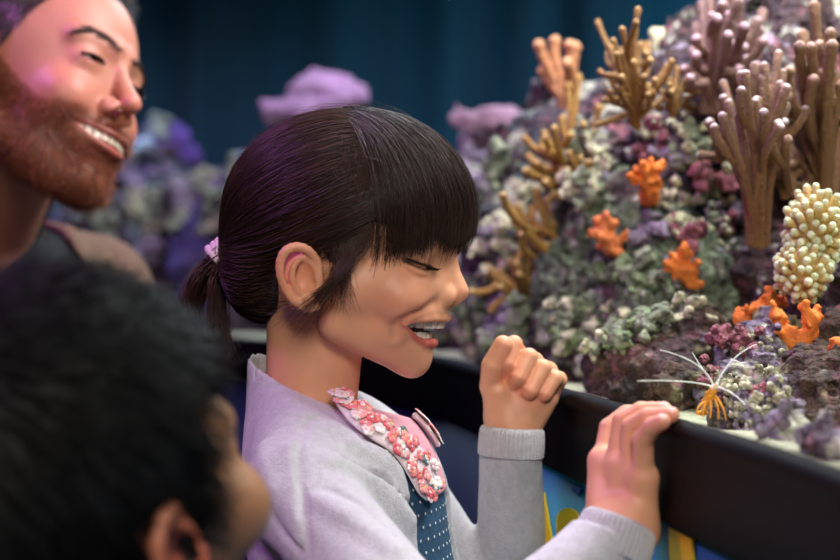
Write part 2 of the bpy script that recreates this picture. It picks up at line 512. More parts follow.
rock('reef_rock', [(810, 60, 1.42, 90), (760, 150, 1.38, 110), (700, 130, 1.42, 80), (660, 175, 1.40, 75), (735, 230, 1.38, 90), (830, 200, 1.35, 90), (700, 60, 1.48, 40), (640, 120, 1.46, 38), (760, 290, 1.30, 70), (860, 300, 1.2, 90)], 0.0036, 0.017,
     'tall maroon and purple reef rock behind the big brown corals', pal_r, 11)
rock('reef_rock', [(620, 240, 1.36, 66), (655, 290, 1.30, 66), (600, 300, 1.36, 60), (655, 345, 1.24, 42), (600, 350, 1.30, 45), (550, 335, 1.42, 52), (700, 300, 1.26, 40), (520, 350, 1.5, 40)], 0.0034, 0.015,
     'grey green algae covered rock in the lower middle of the reef', pal_g, 23)
rock('reef_rock', [(560, 180, 1.56, 62), (545, 245, 1.55, 66), (520, 300, 1.60, 60), (585, 130, 1.58, 45), (500, 210, 1.72, 40), (560, 110, 1.62, 24)], 0.0042, 0.016,
     'purple brown rock under the golden stick corals', pal_c, 31)
rock('reef_rock', [(480, 200, 1.95, 46), (470, 260, 1.95, 60), (450, 330, 1.95, 60), (510, 330, 1.9, 45), (400, 300, 2.1, 70), (520, 150, 1.98, 26)], 0.006, 0.022,
     'pale speckled rock seen past the face of the girl', pal_c, 37, ns=.07)
rock('reef_rock', [(660, 385, 1.08, 40), (690, 350, 1.12, 36), (640, 375, 1.10, 32), (612, 370, 1.14, 28), (690, 392, 1.02, 26), (670, 400, 1.0, 18)], 0.003, 0.008,
     'low brown rock at the glass behind the hand of the girl', pal_b, 41, ns=.03)
rock('reef_rock', [(735, 412, .93, 20), (765, 425, .89, 20), (790, 436, .84, 17), (818, 440, .79, 18), (840, 448, .76, 16), (745, 392, 1.00, 28), (760, 360, 1.04, 34), (775, 340, 1.08, 30), (720, 400, 1.0, 18), (770, 410, .98, 22)], 0.0026, 0.007,
     'lilac and cream encrusted rock beside the shrimp', pal_l, 43, ns=.022)
rock('reef_rock', [(825, 405, 0.98, 40), (850, 360, 1.05, 50), (810, 385, 1.0, 34), (835, 430, .90, 24), (800, 410, .98, 30)], 0.003, 0.009,
     'dark red brown rock at the right edge above the sand', pal_b, 47, ns=.03)
rock('reef_rock', [(250, 250, 2.75, 70), (180, 260, 2.95, 70), (110, 250, 3.1, 60), (300, 200, 2.6, 60), (340, 150, 2.5, 36), (60, 260, 3.2, 50), (150, 190, 3.1, 42), (210, 215, 3.0, 34), (360, 300, 2.5, 90), (270, 330, 2.6, 80), (0, 250, 3.3, 60)], 0.011, 0.035,
     'long violet rock ridge far back on the left', [C_PUR * 0.8, (C_BLU, .08, 0.3, .2, 18), (C_DRK, .1, 0.2, .3, 19), (A(*srgb(96, 84, 150)), .12, 0.3, .3, 20)], 53, ns=.12)

# ------------------------------------------------------------------ corals
def bez(a, b, c, K):
    t = np.linspace(0, 1, K)[:, None]
    return (1 - t) ** 2 * a + 2 * t * (1 - t) * b + t * t * c
def coral_mat(name, rough=0.7):
    return mat(name, (0.4, 0.3, 0.2), rough, attr=True, sss=0.12, var=(260, .22), bump=[('noise', 420, 0.8, 0.003)])
m_coral = coral_mat('coral_tissue')
def coral(name, base, D, tips, rb, rt, c_body, c_tip, label, cat='coral', group=None, forks=1, dj=0.03, rng=None, tipfrac=0.14, bend=0.2, spread=8, trunk=None):
    """base (u,v) px; tips list of (u,v) px; radii in px at depth D"""
    g_ = rng or np.random.default_rng(int(base[0] * 7 + base[1]))
    k = D / FPX
    paths, rads, tf = [], [], []
    K = 16
    for (tu, tv) in tips:
        bu = base[0] + g_.normal(0, rb * 0.5); bv = base[1] + g_.normal(0, 2)
        dd = g_.normal(0, dj)
        a = P(bu, bv, D); c = P(tu, tv, D + dd)
        side = (tu - base[0])
        m1 = P(bu + side * bend * 0.35 + g_.normal(0, 2), bv + (tv - bv) * 0.40, D + dd * 0.2)
        m2 = P(bu + side * (0.55 + bend * 0.6) + g_.normal(0, 3), bv + (tv - bv) * 0.68, D + dd * 0.8)
        t_ = np.linspace(0, 1, K)[:, None]
        main = (1 - t_) ** 3 * a + 3 * (1 - t_) ** 2 * t_ * m1 + 3 * (1 - t_) * t_ ** 2 * m2 + t_ ** 3 * c
        paths.append(main); rads.append(np.linspace(rb, rt, K) * k); tf.append(1)
        for _ in range(forks):
            i = g_.integers(5, 12)
            s0 = main[i]; 
            u2 = tu + g_.normal(0, spread); v2 = tv + abs(g_.normal(0, spread)) * 0.9 + (tv - bv) * -0.08
            e_ = P(u2, v2, D + dd + g_.normal(0, dj))
            mid = s0 * 0.5 + e_ * 0.5 + A((e_ - s0)[0] * 0.5, 0, -abs((e_ - s0)[0]) * 0.35)
            paths.append(bez(s0, mid, e_, K)); rads.append(np.linspace(rt * 1.15, rt, K) * k); tf.append(1)
    paths = np.array(paths); rads = np.array(rads)
    wob = np.cumsum(np.cumsum(g_.normal(0, 0.5 * k, paths.shape), axis=1), axis=1) * 0.35; wob -= wob[:, :1]
    paths = paths + wob
    # round tips: extra rings
    ext = []; er = []
    dirs = unit(paths[:, -1] - paths[:, -2])
    r_ = rads[:, -1:]
    for f_, rr in ((0.45, 0.9), (0.8, 0.62), (1.0, 0.05)):
        ext.append(paths[:, -1] + dirs * r_ * f_); er.append(r_[:, 0] * rr)
    paths = np.concatenate([paths, np.stack(ext, 1)], 1); rads = np.concatenate([rads, np.stack(er, 1)], 1)
    # swollen knobs just below the tip
    Kt = paths.shape[1]
    tt = np.linspace(0, 1, Kt)
    rads = rads * (1 + 0.10 * np.sin(tt * 40)[None] * (tt > .2) + 0.22 * np.exp(-((tt - 0.84) / 0.06) ** 2)[None])
    V, F = tubes(paths, rads, 9)
    cw = np.clip((tt - (1 - tipfrac)) / (tipfrac * 0.7), 0, 1)
    cc = np.tile(c_body, (len(paths) * Kt, 1))
    cc = mix(cc, np.asarray(c_tip), np.tile(0.12 * tt ** 2, len(paths)))
    cc = mix(cc, np.asarray(c_tip), np.tile(cw, len(paths)))
    cc = np.repeat(cc, 9, axis=0)
    cc = cc * (0.9 + 0.25 * np.repeat(g_.random(len(paths)), Kt * 9))[:, None]
    o = link(name, V, F, m_coral, None, cc)
    tag(o, label, cat, group)
    return o
TAN = A(*srgb(140, 100, 50)); TANP = A(*srgb(206, 172, 120)); MAU = A(*srgb(122, 88, 78)); MAUP = A(*srgb(214, 178, 196)); BRN = A(*srgb(122, 82, 48)); BRNP = A(*srgb(244, 226, 236)); GLD = A(*srgb(160, 116, 50))
rr = np.random.default_rng(3)
coral('finger_coral', (636, 124), 1.24, [(627, 10), (607, 26), (616, 38), (611, 62), (631, 46), (641, 40), (652, 46), (646, 68), (622, 60), (660, 84), (612, 84), (636, 72), (620, 40), (626, 30), (606, 50), (642, 62), (655, 66), (618, 74), (630, 56), (648, 90), (663, 98), (608, 100)], 3.4, 2.8, TAN, TANP, 'tan stick coral with one tall finger reaching highest, left of centre top', forks=1)
coral('finger_coral', (674, 114), 1.26, [(664, 84), (672, 70), (680, 80), (688, 75), (660, 98), (690, 90)], 3.4, 2.8, TAN, TANP, 'small tan stick coral right of the tallest tan coral', forks=1)
coral('finger_coral', (566, 106), 1.46, [(543, 47), (556, 35), (568, 47), (550, 58), (562, 52), (575, 60), (546, 68)], 6, 5.2, A(*srgb(196, 132, 92)), A(*srgb(220, 170, 130)), 'small orange tan coral on the left top of the reef', forks=0, dj=.02)
coral('finger_coral', (576, 196), 1.38, [(575, 66), (565, 118), (543, 134), (588, 108), (598, 122), (527, 130), (518, 172), (552, 150), (606, 118), (534, 150), (583, 128), (558, 134), (594, 150)], 4.2, 3.2, GLD, TANP, 'golden stick coral spreading left of the upper orange sponge', forks=1, bend=.45)
coral('finger_coral', (578, 294), 1.36, [(513, 192), (515, 212), (530, 186), (545, 200), (522, 228), (560, 205), (536, 220), (548, 236)], 4.6, 3.4, GLD * 0.95, TANP, 'golden stick coral leaning down left above the grey green rock', forks=1, bend=.5)
coral('finger_coral', (532, 312), 1.40, [(495, 262), (505, 255), (520, 250), (544, 276), (500, 284), (512, 268), (528, 262), (490, 278)], 4.0, 3.2, GLD, TANP, 'low golden coral bush near the nose of the girl', forks=1, bend=.4)
coral('finger_coral', (586, 220), 1.36, [(560, 170), (572, 160), (590, 160), (604, 172), (580, 150), (550, 186), (566, 186)], 4.0, 3.0, GLD * 0.9, TANP, 'short golden coral between the two upper orange sponges', forks=1)
coral('finger_coral', (712, 112), 1.26, [(697, 2), (704, 8), (712, 0), (727, 6), (738, 5), (752, 22), (763, 43), (738, 26), (720, 22), (694, 24), (706, 30), (746, 48), (700, 52), (730, 50), (716, 56), (690, 60), (754, 66), (742, 14), (716, 10), (758, 36), (734, 36)], 5.0, 4.6, MAU, MAUP, 'mauve brown coral with thick fingers at the top of the picture', forks=1, bend=.35)
coral('finger_coral', (758, 246), 1.12, [(723, 108), (727, 88), (738, 71), (752, 63), (763, 60), (771, 62), (757, 108), (768, 97), (778, 78), (791, 80), (777, 90), (745, 92), (784, 104), (733, 110), (788, 120), (762, 120), (744, 76), (730, 98), (751, 84), (766, 80), (783, 94)], 4.6, 4.0, BRN, BRNP, 'large brown fan shaped coral with pale lilac finger tips', forks=1, bend=.0, tipfrac=.12, spread=9)
coral('finger_coral', (724, 158), 1.18, [(712, 150), (719, 120), (722, 104), (728, 128)], 5, 4.4, BRN, BRNP, 'little brown coral left of the big fan coral', forks=0, tipfrac=.1)
coral('finger_coral', (828, 200), 1.16, [(834, 26), (820, 14), (827, 44), (802, 31), (815, 47), (790, 55), (838, 60), (806, 64), (824, 78), (796, 84), (842, 90), (812, 96), (800, 112), (832, 110), (850, 40), (818, 130), (795, 140), (806, 156)], 6.6, 5.0, A(*srgb(118, 82, 50)), A(*srgb(196, 160, 150)), 'dense brown coral thicket at the upper right edge', forks=1, bend=.4)
coral('finger_coral', (790, 196), 1.14, [(776, 150), (784, 140), (796, 150), (804, 168), (782, 168)], 5, 4, A(*srgb(118, 82, 50)), A(*srgb(196, 160, 150)), 'short brown coral right of the trunk of the big fan coral', forks=1)
# knobbly cream coral
def knob_coral(cu, cv, D, ru, rv, n, r, c_b, c_t, label, seed):
    g_ = np.random.default_rng(seed); k = D / FPX; c0 = P(cu, cv, D)
    paths = []
    i = np.arange(n) + 0.5; ph = np.arccos(1 - 2 * i / n); th = PI * (1 + 5 ** .5) * i
    dr = np.stack([np.sin(ph) * np.cos(th), np.sin(ph) * np.sin(th), np.cos(ph)], 1) + g_.normal(0, .06, (n, 3))
    s_ = A(ru, min(ru, rv), rv) * k
    E_ = c0 + unit(dr) * s_ * g_.uniform(0.82, 1.12, (n, 1))
    S_ = c0 + unit(dr) * s_ * 0.35 - A(0, 0, rv * 0.1 * k)
    M_ = (S_ + E_) / 2 + A(0, 0, -r * k)
    K = 8; t = np.linspace(0, 1, K)[None, :, None]
    paths = (1 - t) ** 2 * S_[:, None] + 2 * t * (1 - t) * M_[:, None] + t * t * E_[:, None]
    dirs = unit(paths[:, -1] - paths[:, -2])
    rad = np.tile(np.linspace(1.2, 1.0, K), (n, 1)) * r * k * g_.uniform(.8, 1.15, (n, 1))
    ext = np.stack([paths[:, -1] + dirs * rad[:, -1:] * q_ for q_ in (.5, .85, 1.0)], 1)
    paths = np.concatenate([paths, ext], 1); rad = np.concatenate([rad, rad[:, -1:] * 0.86, rad[:, -1:] * .5, rad[:, -1:] * .05], 1)
    V, F = tubes(paths, rad, 9)
    cw = np.clip((np.linspace(0, 1, K + 3) - .62) / .2, 0, 1)
    cc = np.repeat(mix(np.tile(c_b, (n * (K + 3), 1)), np.asarray(c_t), np.tile(cw, n)), 9, axis=0)
    # core
    def fn(p): return ell(p - c0, A(0, 0, 0), s_ * 0.8) 
    v2, f2 = nets(fn, c0 - s_, c0 + s_, 0.004, .002)
    V = np.concatenate([V, v2]); F = np.concatenate([F, f2 + len(V) - len(v2)])
    cc = np.concatenate([cc, np.tile(np.asarray(c_b) * 0.7, (len(v2), 1))])
    o = link('knob_coral', V, F, m_coral, None, cc); tag(o, label, 'coral'); return o
YB = A(*srgb(206, 172, 104)); YT = A(*srgb(226, 234, 196))
knob_coral(814, 228, 1.06, 30, 38, 120, 4.1, YB, YT, 'cream yellow knobbly coral with pale green tips, upper of the pair at right', 5)
knob_coral(802, 270, 1.05, 26, 30, 90, 4.1, YB, YT, 'cream yellow knobbly coral right above the orange sponge, lower of the pair', 6)
# orange sponges
m_sponge = mat('orange_sponge', srgb(236, 112, 34), 0.65, attr=True, sss=0.15, var=(200, .2), bump=[('noise', 500, 0.7, 0.002)])
OR = A(*srgb(240, 132, 52))
def sponge(D, chains, label, h=0.0014, c_=OR, amp=0.003):
    k = D / FPX
    segs = [[(P(u, v_, D + dd), r_ * k) for u, v_, dd, r_ in ch] for ch in chains]
    def fn(p):
        d = None
        for sg in segs:
            for (a, ra), (b, rb) in zip(sg[:-1], sg[1:]):
                e = cap(p, a, b, ra * .92, rb * .85); d = e if d is None else smin(d, e, 0.002)
        return d - amp * (fbm(p, .007, 3, 4) + 0.35)
    al = np.array([a for sg in segs for a, _ in sg])
    v, f = nets(fn, al.min(0) - .02, al.max(0) + .02, h, amp)
    cc = np.tile(c_, (len(v), 1)) * (1 + .18 * noise(v, .006, 3))[:, None]
    o = link('orange_sponge', v, f, m_sponge, None, cc); tag(o, label, 'sponge'); return o
sponge(1.24, [[(650, 198, .03, 9), (644, 180, 0, 6), (636, 168, -.01, 3)], [(650, 194, .02, 8), (651, 176, -.01, 5), (650, 160, -.015, 2.5)], [(650, 194, .02, 8), (657, 178, -.01, 4.5), (661, 163, -.01, 2.4)], [(644, 182, 0, 5), (630, 176, -.01, 3)], [(650, 190, 0, 7), (643, 163, -.02, 2.6)]], 'topmost orange sponge between the tan corals')
sponge(1.24, [[(612, 250, .03, 9), (606, 236, 0, 10), (598, 222, -.005, 5)], [(606, 236, 0, 9), (594, 232, -.01, 5)], [(608, 234, 0, 9), (608, 218, -.01, 5)], [(612, 244, 0, 8), (624, 238, -.005, 5)], [(612, 250, 0, 7), (622, 254, 0, 5)]], 'left orange sponge, a rounded lump over the grey green rock', c_=A(*srgb(228, 128, 72)))
sponge(1.20, [[(694, 288, .03, 8), (686, 272, 0, 7), (672, 254, -.01, 2.6)], [(686, 274, 0, 6), (679, 250, -.01, 2.4)], [(690, 276, 0, 6), (684, 247, -.015, 2.2)], [(688, 276, 0, 6), (666, 262, -.01, 2.4)], [(690, 280, 0, 6), (694, 262, -.01, 2.6)], [(686, 276, 0, 5), (670, 268, -.005, 3)], [(692, 282, 0, 6), (701, 284, -.005, 3.5)]], 'orange sponge with finger tips in the middle of the reef')
sponge(1.08, [[(742, 320, 0, 6), (756, 312, 0, 7), (770, 306, 0, 8), (778, 300, .01, 4)], [(770, 306, 0, 7), (768, 290, -.005, 3.5)], [(742, 320, 0, 5), (739, 310, 0, 3)], [(756, 312, 0, 6), (762, 322, 0, 5)], [(776, 306, .02, 6), (785, 296, 0, 3)], [(748, 318, .03, 5), (750, 308, -.01, 3)]], 'small orange sponge left of the knobbly coral')
sponge(1.02, [[(776, 312, .01, 5), (786, 330, 0, 8), (800, 348, 0, 12), (822, 362, 0, 12), (836, 376, 0, 9)], [(800, 344, 0, 9), (810, 322, -.005, 7), (806, 304, -.01, 4)], [(810, 324, 0, 7), (817, 308, 0, 4)], [(790, 334, 0, 8), (778, 330, -.005, 4)], [(800, 350, 0, 9), (792, 362, 0, 5)], [(776, 312, 0, 4), (773, 303, 0, 3)], [(812, 360, .02, 9), (804, 372, -.005, 5)]], 'biggest orange sponge, branching at the lower right')
sponge(0.99, [[(838, 350, 0, 8), (846, 364, 0, 10), (842, 382, 0, 8)], [(842, 352, 0, 6), (834, 344, 0, 4)]], 'orange sponge cut by the right edge of the picture')
# pale nodules all over the reef: small branching tufts, copied
def tuft_mesh(seed):
    g_ = np.random.default_rng(seed)
    cs = g_.normal(0, 0.006, (9, 3)); rs = g_.uniform(.003, .0065, 9)
    def fn(p):
        d = None
        for c, r_ in zip(cs, rs):
            e = np.linalg.norm(p - c, axis=1) - r_; d = e if d is None else smin(d, e, .003)
        return d - .0028 * fbm(p, .006, 3, seed)
    return nets(fn, A(-.03, -.03, -.03), A(.03, .03, .03), .0012, .004)
protos = []
for i, c_ in enumerate([A(*srgb(196, 190, 160)), A(*srgb(138, 144, 122)), C_PNK, A(*srgb(140, 124, 144)), A(*srgb(126, 140, 104))]):
    v, f = tuft_mesh(60 + i)
    cc = np.tile(c_, (len(v), 1)) * (1 + .2 * noise(v, .004, i))[:, None]
    o = link('coral_tuft', v, f, m_rock, None, cc); protos.append(o)
kinds = ['cream', 'pale grey', 'pink', 'lilac', 'green grey']
bpy.context.view_layer.update()
dg = bpy.context.evaluated_depsgraph_get()
from mathutils import Vector
def hit(u, v_):
    org = Vector((0, 0, CAMZ)); d_ = Vector(((u - 420) / FPX, 1.0, -(v_ - 280) / FPX)).normalized()
    for _ in range(6):
        ok, loc, nrm, idx, ob, mt = C.ray_cast(dg, org, d_)
        if not ok: return None, None
        if ob.name.startswith('glass_pane'):
            org = loc + d_ * 1e-4; continue
        return (A(*loc), A(*nrm)) if ob.name.startswith('reef_rock') else (None, None)
    return None, None
gq = np.random.default_rng(12)
used = [False] * 5
zones = [(455, 535, 150, 350, 34, [0, 1, 3], 1.6, 'nodules beside the face of the girl', 'on the pale rock past the face'),
         (520, 600, 120, 200, 20, [0, 1, 0], 1.2, 'nodules among the golden corals', 'among the golden stick corals'),
         (640, 740, 110, 240, 42, [0, 1, 2, 3], 1.1, 'nodules on the maroon rock', 'on the maroon rock'),
         (560, 700, 260, 350, 40, [4, 0, 4, 1], 1.1, 'nodules on the grey green rock', 'on the grey green rock'),
         (705, 785, 330, 430, 40, [0, 3, 0, 2], 0.65, 'nodules round the shrimp', 'by the shrimp'),
         (80, 260, 130, 260, 44, [1, 3, 1, 0], 2.5, 'nodules on the far ridge', 'on the far violet ridge')]
for (u0, u1, v0, v1, n_, ks, sc, grp, lab) in zones:
    for _ in range(n_):
        uu, vv = gq.uniform(u0, u1), gq.uniform(v0, v1)
        loc, nrm = hit(uu, vv)
        if loc is None: continue
        i = ks[gq.integers(0, len(ks))]
        o = protos[i] if not used[i] else protos[i].copy()
        if used[i]: C.collection.objects.link(o)
        used[i] = True
        o.location = loc + nrm * 0.002
        o.rotation_euler = gq.uniform(0, 6, 3)
        s_ = sc * gq.uniform(.55, 1.25); o.scale = (s_, s_, s_)
        for key in ('label', 'category', 'group'):
            if key in o: del o[key]
        where = ('upper ' if vv < (v0 + v1) / 2 else 'lower ') + ('left' if uu < u0 + (u1 - u0) / 3 else 'right' if uu > u1 - (u1 - u0) / 3 else 'middle')
        size = 'small ' if s_ < sc * .78 else 'large ' if s_ > sc * 1.02 else ''
        tag(o, f'{size}{kinds[i]} coral nodule {lab}, {where} of them', 'coral', f'{kinds[i]} {grp}')
# soft lavender corals rising at the back
def soft(name, blobs, label, c_, seed, amp=.02, h=.006):
    B = [(P(u, v_, D), r_ * D / FPX) for u, v_, D, r_ in blobs]
    def fn(p):
        d = None
        for c, r_ in B:
            e = np.linalg.norm(p - c, axis=1) - r_; d = e if d is None else smin(d, e, .01)
        return d - amp * fbm(p, .04, 3, seed)
    lo = np.min([c - r_ for c, r_ in B], 0) - amp * 2; hi = np.max([c + r_ for c, r_ in B], 0) + amp * 2
    v, f = nets(fn, lo, hi, h, amp * 1.5)
    cc = np.tile(c_, (len(v), 1)) * (1 + .25 * noise(v, .03, seed))[:, None]
    o = link(name, v, f, m_coral, None, cc); tag(o, label, 'coral'); return o
LAV = A(*srgb(150, 112, 150)); LAVP = A(*srgb(140, 104, 126))
soft('soft_coral', [(282, 108, 2.35, 12), (300, 96, 2.35, 14), (318, 88, 2.35, 13), (338, 90, 2.35, 15), (356, 98, 2.35, 12), (336, 110, 2.35, 20), (310, 112, 2.35, 20), (326, 140, 2.4, 30)], 'lavender soft coral showing above the crown of the girl', LAV, 71)
soft('soft_coral', [(455, 120, 1.9, 10), (456, 108, 1.9, 6), (472, 122, 1.9, 13), (490, 118, 1.9, 13), (506, 122, 1.9, 13), (518, 118, 1.9, 8), (486, 136, 1.95, 18), (508, 140, 1.95, 16), (470, 140, 1.95, 14)], 'lavender soft coral right of the fringe of the girl', LAVP, 73, amp=.012, h=.0045)
soft('soft_coral', [(160, 150, 3.1, 16), (176, 140, 3.1, 14), (166, 165, 3.1, 18), (186, 158, 3.1, 12)], 'dark violet soft coral far back beside the man', A(*srgb(104, 70, 150)), 75, h=.01)
soft('soft_coral', [(232, 172, 2.8, 12), (240, 160, 2.8, 9), (228, 186, 2.8, 12)], 'pale blue coral just behind the hair of the girl', A(*srgb(170, 186, 206)), 77, h=.008)
soft('soft_coral', [(128, 130, 3.0, 7), (140, 140, 3.0, 10), (134, 152, 3.0, 9), (122, 146, 3.0, 8)], 'pale grey coral far back beside the nose of the man', A(*srgb(176, 196, 200)), 78, h=.009)
soft('soft_coral', [(790, 20, 1.45, 16), (806, 8, 1.45, 16), (826, 16, 1.4, 20), (774, 40, 1.45, 10)], 'purple lump coral in the top right corner', A(*srgb(130, 90, 120)), 79, amp=.012, h=.004)
soft('soft_coral', [(652, 34, 1.5, 9), (660, 46, 1.5, 12), (656, 62, 1.5, 9), (668, 30, 1.5, 7), (676, 58, 1.5, 14)], 'white yellow coral patch behind the tan stick coral', A(*srgb(224, 220, 176)), 80, amp=.012, h=.0035)
soft('soft_coral', [(680, 20, 1.52, 14), (684, 44, 1.5, 16), (690, 70, 1.5, 14), (672, 10, 1.52, 8)], 'pink purple coral left of the mauve finger coral', A(*srgb(150, 96, 124)), 82, amp=.014, h=.004)

# ------------------------------------------------------------------ the cleaner shrimp
m_sh = mat('shrimp_shell', srgb(240, 160, 40), 0.3, attr=True, sss=0.2)
m_ant = mat('antenna', srgb(240, 244, 240), 0.3)
sD = 0.905
sh = empty('shrimp', tuple(P(709, 414, sD)), 'orange cleaner shrimp with long white antennae standing on the sand by the glass', 'shrimp')
def shr(p):
    ks = sD / FPX
    body = [(P(704, 410, sD + .012), 3.2), (P(706, 402, sD + .006), 4.2), (P(710, 395, sD), 4.6), (P(714, 389, sD - .004), 3.6), (P(717, 384, sD - .008), 1.6)]
    d = None
    for (a, ra), (b, rb) in zip(body[:-1], body[1:]):
        e = cap(p, a, b, ra * ks, rb * ks); d = e if d is None else smin(d, e, .0015)
    t = np.sin(p[:, 2] * 2200) * .00018
    d = smin(d, ell(p, P(702, 413, sD + .016), A(.0045, .003, .0016)), .001)
    return d + t
c0 = P(709, 398, sD)
v, f = nets(shr, c0 - .03, c0 + .03, .0006, .001)
cc = np.tile(A(*srgb(242, 164, 48)), (len(v), 1)); mid_ = np.abs(v[:, 0] - P(709, 398, sD)[0]) < .0007
cc = mix(cc, A(*srgb(250, 236, 214)), np.clip((v[:, 2] - P(0, 390, sD)[2]) / .003, 0, 1))
link('body', v, f, m_sh, sh, cc)
for i, (a_, b_, c_) in enumerate([((706, 402), (696, 405), (697, 415)), ((708, 400), (702, 408), (703, 417)), ((710, 398), (712, 406), (710, 418)), ((712, 396), (720, 404), (718, 419)), ((713, 394), (724, 404), (726, 420))]):
    pth = bez(P(*a_, sD), P(*b_, sD - .006), P(*c_, sD - .004), 10)[None]
    V, F = tubes(pth, np.linspace(.0011, .0005, 10), 6); link('leg', V, F, m_sh, sh, np.tile(A(*srgb(240, 168, 60)), (len(V), 1)))
for a_, b_, c_, dd in [((714, 387), (690, 379), (637, 381), -.03), ((714, 387), (705, 360), (660, 350), .0), ((716, 386), (728, 356), (757, 344), .01), ((716, 386), (735, 392), (745, 405), -.02), ((715, 387), (700, 366), (692, 352), .01)]:
    pth = bez(P(*a_, sD), P(*b_, sD + dd * .5), P(*c_, sD + dd), 26)[None]
    V, F = tubes(pth, np.linspace(.00065, .00028, 26), 6); link('antenna', V, F, m_ant, sh)
# ------------------------------------------------------------------ the girl
SKIN = A(*srgb(228, 166, 130))
LIP = A(*srgb(196, 96, 92))
RED = A(*srgb(214, 120, 98))
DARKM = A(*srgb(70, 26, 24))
m_skin = mat('skin', SKIN, 0.48, attr=True, sss=0.25, bump=[('noise', 900, 0.08, 0.0006)], var=(60, 0.05))
m_tooth = mat('tooth', srgb(240, 230, 214), 0.25)
m_eye = mat('eye', (0.5, 0.5, 0.5), 0.08, attr=True)
m_hairg = mat('brown_hair', srgb(52, 34, 30), 0.42, attr=True, spec=0.4)
m_hairbase = mat('hair_base', srgb(30, 19, 17), 0.6)
GO = P(347, 215, 1.0)
GR = frame(-7)
def hl(u, v, s):
    """pixel + sideways offset (towards the camera, mm) -> local mm (f, s, n) with s as |y|"""
    ray = A((u - 420) / FPX, 1.0, -(v - 280) / FPX)
    camp = A(0, 0, CAMZ)
    lo = GR.T @ (camp - GO); lr = GR.T @ ray
    t = (-s / 1000.0 - lo[1]) / lr[1]
    q = (lo + t * lr) * 1000
    return A(q[0], s, q[2])
def toworld(q, O=None, R=None):
    return (np.asarray(q) / 1000.0) @ (GR if R is None else R).T + (GO if O is None else O)

def surf(u, v, fn, back=0.0):
    """first point of the surface under a pixel, local mm, with |y|"""
    camp = GR.T @ (A(0, 0, CAMZ) - GO) * 1000
    ray = unit(GR.T @ A((u - 420) / FPX, 1.0, -(v - 280) / FPX))
    t = 850.0
    for _ in range(60):
        t += fn((camp + ray * t)[None])[0] * 0.8
    p = camp + ray * (t + back)
    return A(p[0], abs(p[1]), p[2])
EYE = hl(408, 263, 28); EYE_R = 12.0
def head_base(p):
    d = ell(p, A(-4, 0, 0), A(84, 68, 72))
    d = smin(d, ell(p, hl(390, 278, 0) * A(1, 0, 1), A(44, 51, 52)), 14)
    d = smin(d, cap(p, hl(338, 322, 41), hl(398, 350, 10), 14, 14), 16)        # jaw
    d = smin(d, cap(p, hl(352, 290, 50), hl(395, 286, 34), 12, 14), 14)      # cheekbone
    d = smin(d, sph(p, hl(401, 298, 34), 17.5), 9)                             # cheek
    d = smin(d, sph(p, hl(388, 325, 27), 14), 9)                              # cheek below
    d = smin(d, sph(p, hl(412, 360.5, 3), 12.6), 9)                             # chin
    d = smin(d, ell(p, hl(418, 314, 0), A(20.5, 31, 14)), 9)                    # upper muzzle
    d = smin(d, ell(p, hl(405, 345, 0), A(17, 24, 13)), 8)                    # lower muzzle
    d = smin(d, cap(p, hl(441, 236, 6), hl(420, 236, 32), 9.5, 10), 10)      # brow
    d = smax(d, -sph(p, hl(447, 265, 26), 11.5), 8)                           # socket
    return d
def hb(p):
    q = p.copy(); q[:, 1] = np.abs(q[:, 1]); return head_base(q)
def hb_eye(p):
    q = p.copy(); q[:, 1] = np.abs(q[:, 1])
    return smin(head_base(q), ell(q, EYE, A(13.6, 14.2, 13.6)), 3.0)
sl_px = [(405.5, 260.5), (410, 261.5), (416, 263.5), (421, 265.5), (426, 267), (430, 267.5)]
slit = [surf(a_, b_, hb_eye) for a_, b_ in sl_px]
for a in (-5, -25, -45):
    d = A(math.cos(math.radians(a)), math.sin(math.radians(a)), -0.30 + 0.002 * abs(a + 5))
    slit.append(EYE + unit(d) * 13.6)
slit = np.array(slit[::-1])
crs_px = [(403, 257), (410, 256), (418, 257), (426, 260), (432, 262)]
crease = [surf(a_, b_, hb_eye) for a_, b_ in crs_px]
bag = [surf(a_, b_, hb_eye) for a_, b_ in [(408, 267), (415, 271), (423, 273.5), (430, 273)]]
bag2 = [surf(a_, b_, hb_eye) for a_, b_ in [(401, 266), (409, 272.5), (418, 277), (427, 278.5)]]
fold = [surf(a_, b_, hb) for a_, b_ in [(435, 303), (425, 309), (412, 313), (401, 318), (396, 327), (395, 337)]]
CHK = surf(400, 300, hb, 12.0); CHK2 = surf(424, 296, hb, 9.5)
corner = surf(404.5, 323, hb, 0.3)
mouth_u = [corner, surf(413, 321.5, hb), surf(424, 320.5, hb), surf(435, 319, hb), hl(446, 319, 6), hl(449, 318, 0)]
mouth_l = [corner + A(0, 0, -1.5), surf(410, 331, hb, 1), surf(416, 338.5, hb, 1), surf(424, 343, hb, 1), hl(431, 343, 7), hl(433.5, 343, 0)]
ear_h = [hl(320, 268, 69), hl(315, 257, 72), hl(306, 248.5, 76), hl(294, 246.5, 79), hl(284, 252, 81), hl(279.5, 264, 81), hl(281, 279, 79), hl(287, 293, 76), hl(297, 304, 73), hl(308, 308, 71), hl(316, 305, 69)]
ear_h = list(smooth_path(np.array(ear_h), it=1)); ear_hr = list(np.interp(np.linspace(0, 1, len(ear_h)), np.linspace(0, 1, 11), [2.2, 2.6, 2.9, 3.1, 3.1, 2.9, 2.7, 2.7, 3.0, 3.4, 3.6]))
ear_a = [hl(303, 257, 74), hl(294, 264, 77), hl(291, 277, 76.5), hl(296, 290, 74), hl(306, 296, 71), hl(313, 291, 70)]
ear_a = list(smooth_path(np.array(ear_a), it=1)); ear_ar = list(np.interp(np.linspace(0, 1, len(ear_a)), np.linspace(0, 1, 6), [1.6, 2.0, 2.3, 2.3, 2.2, 2.0]))
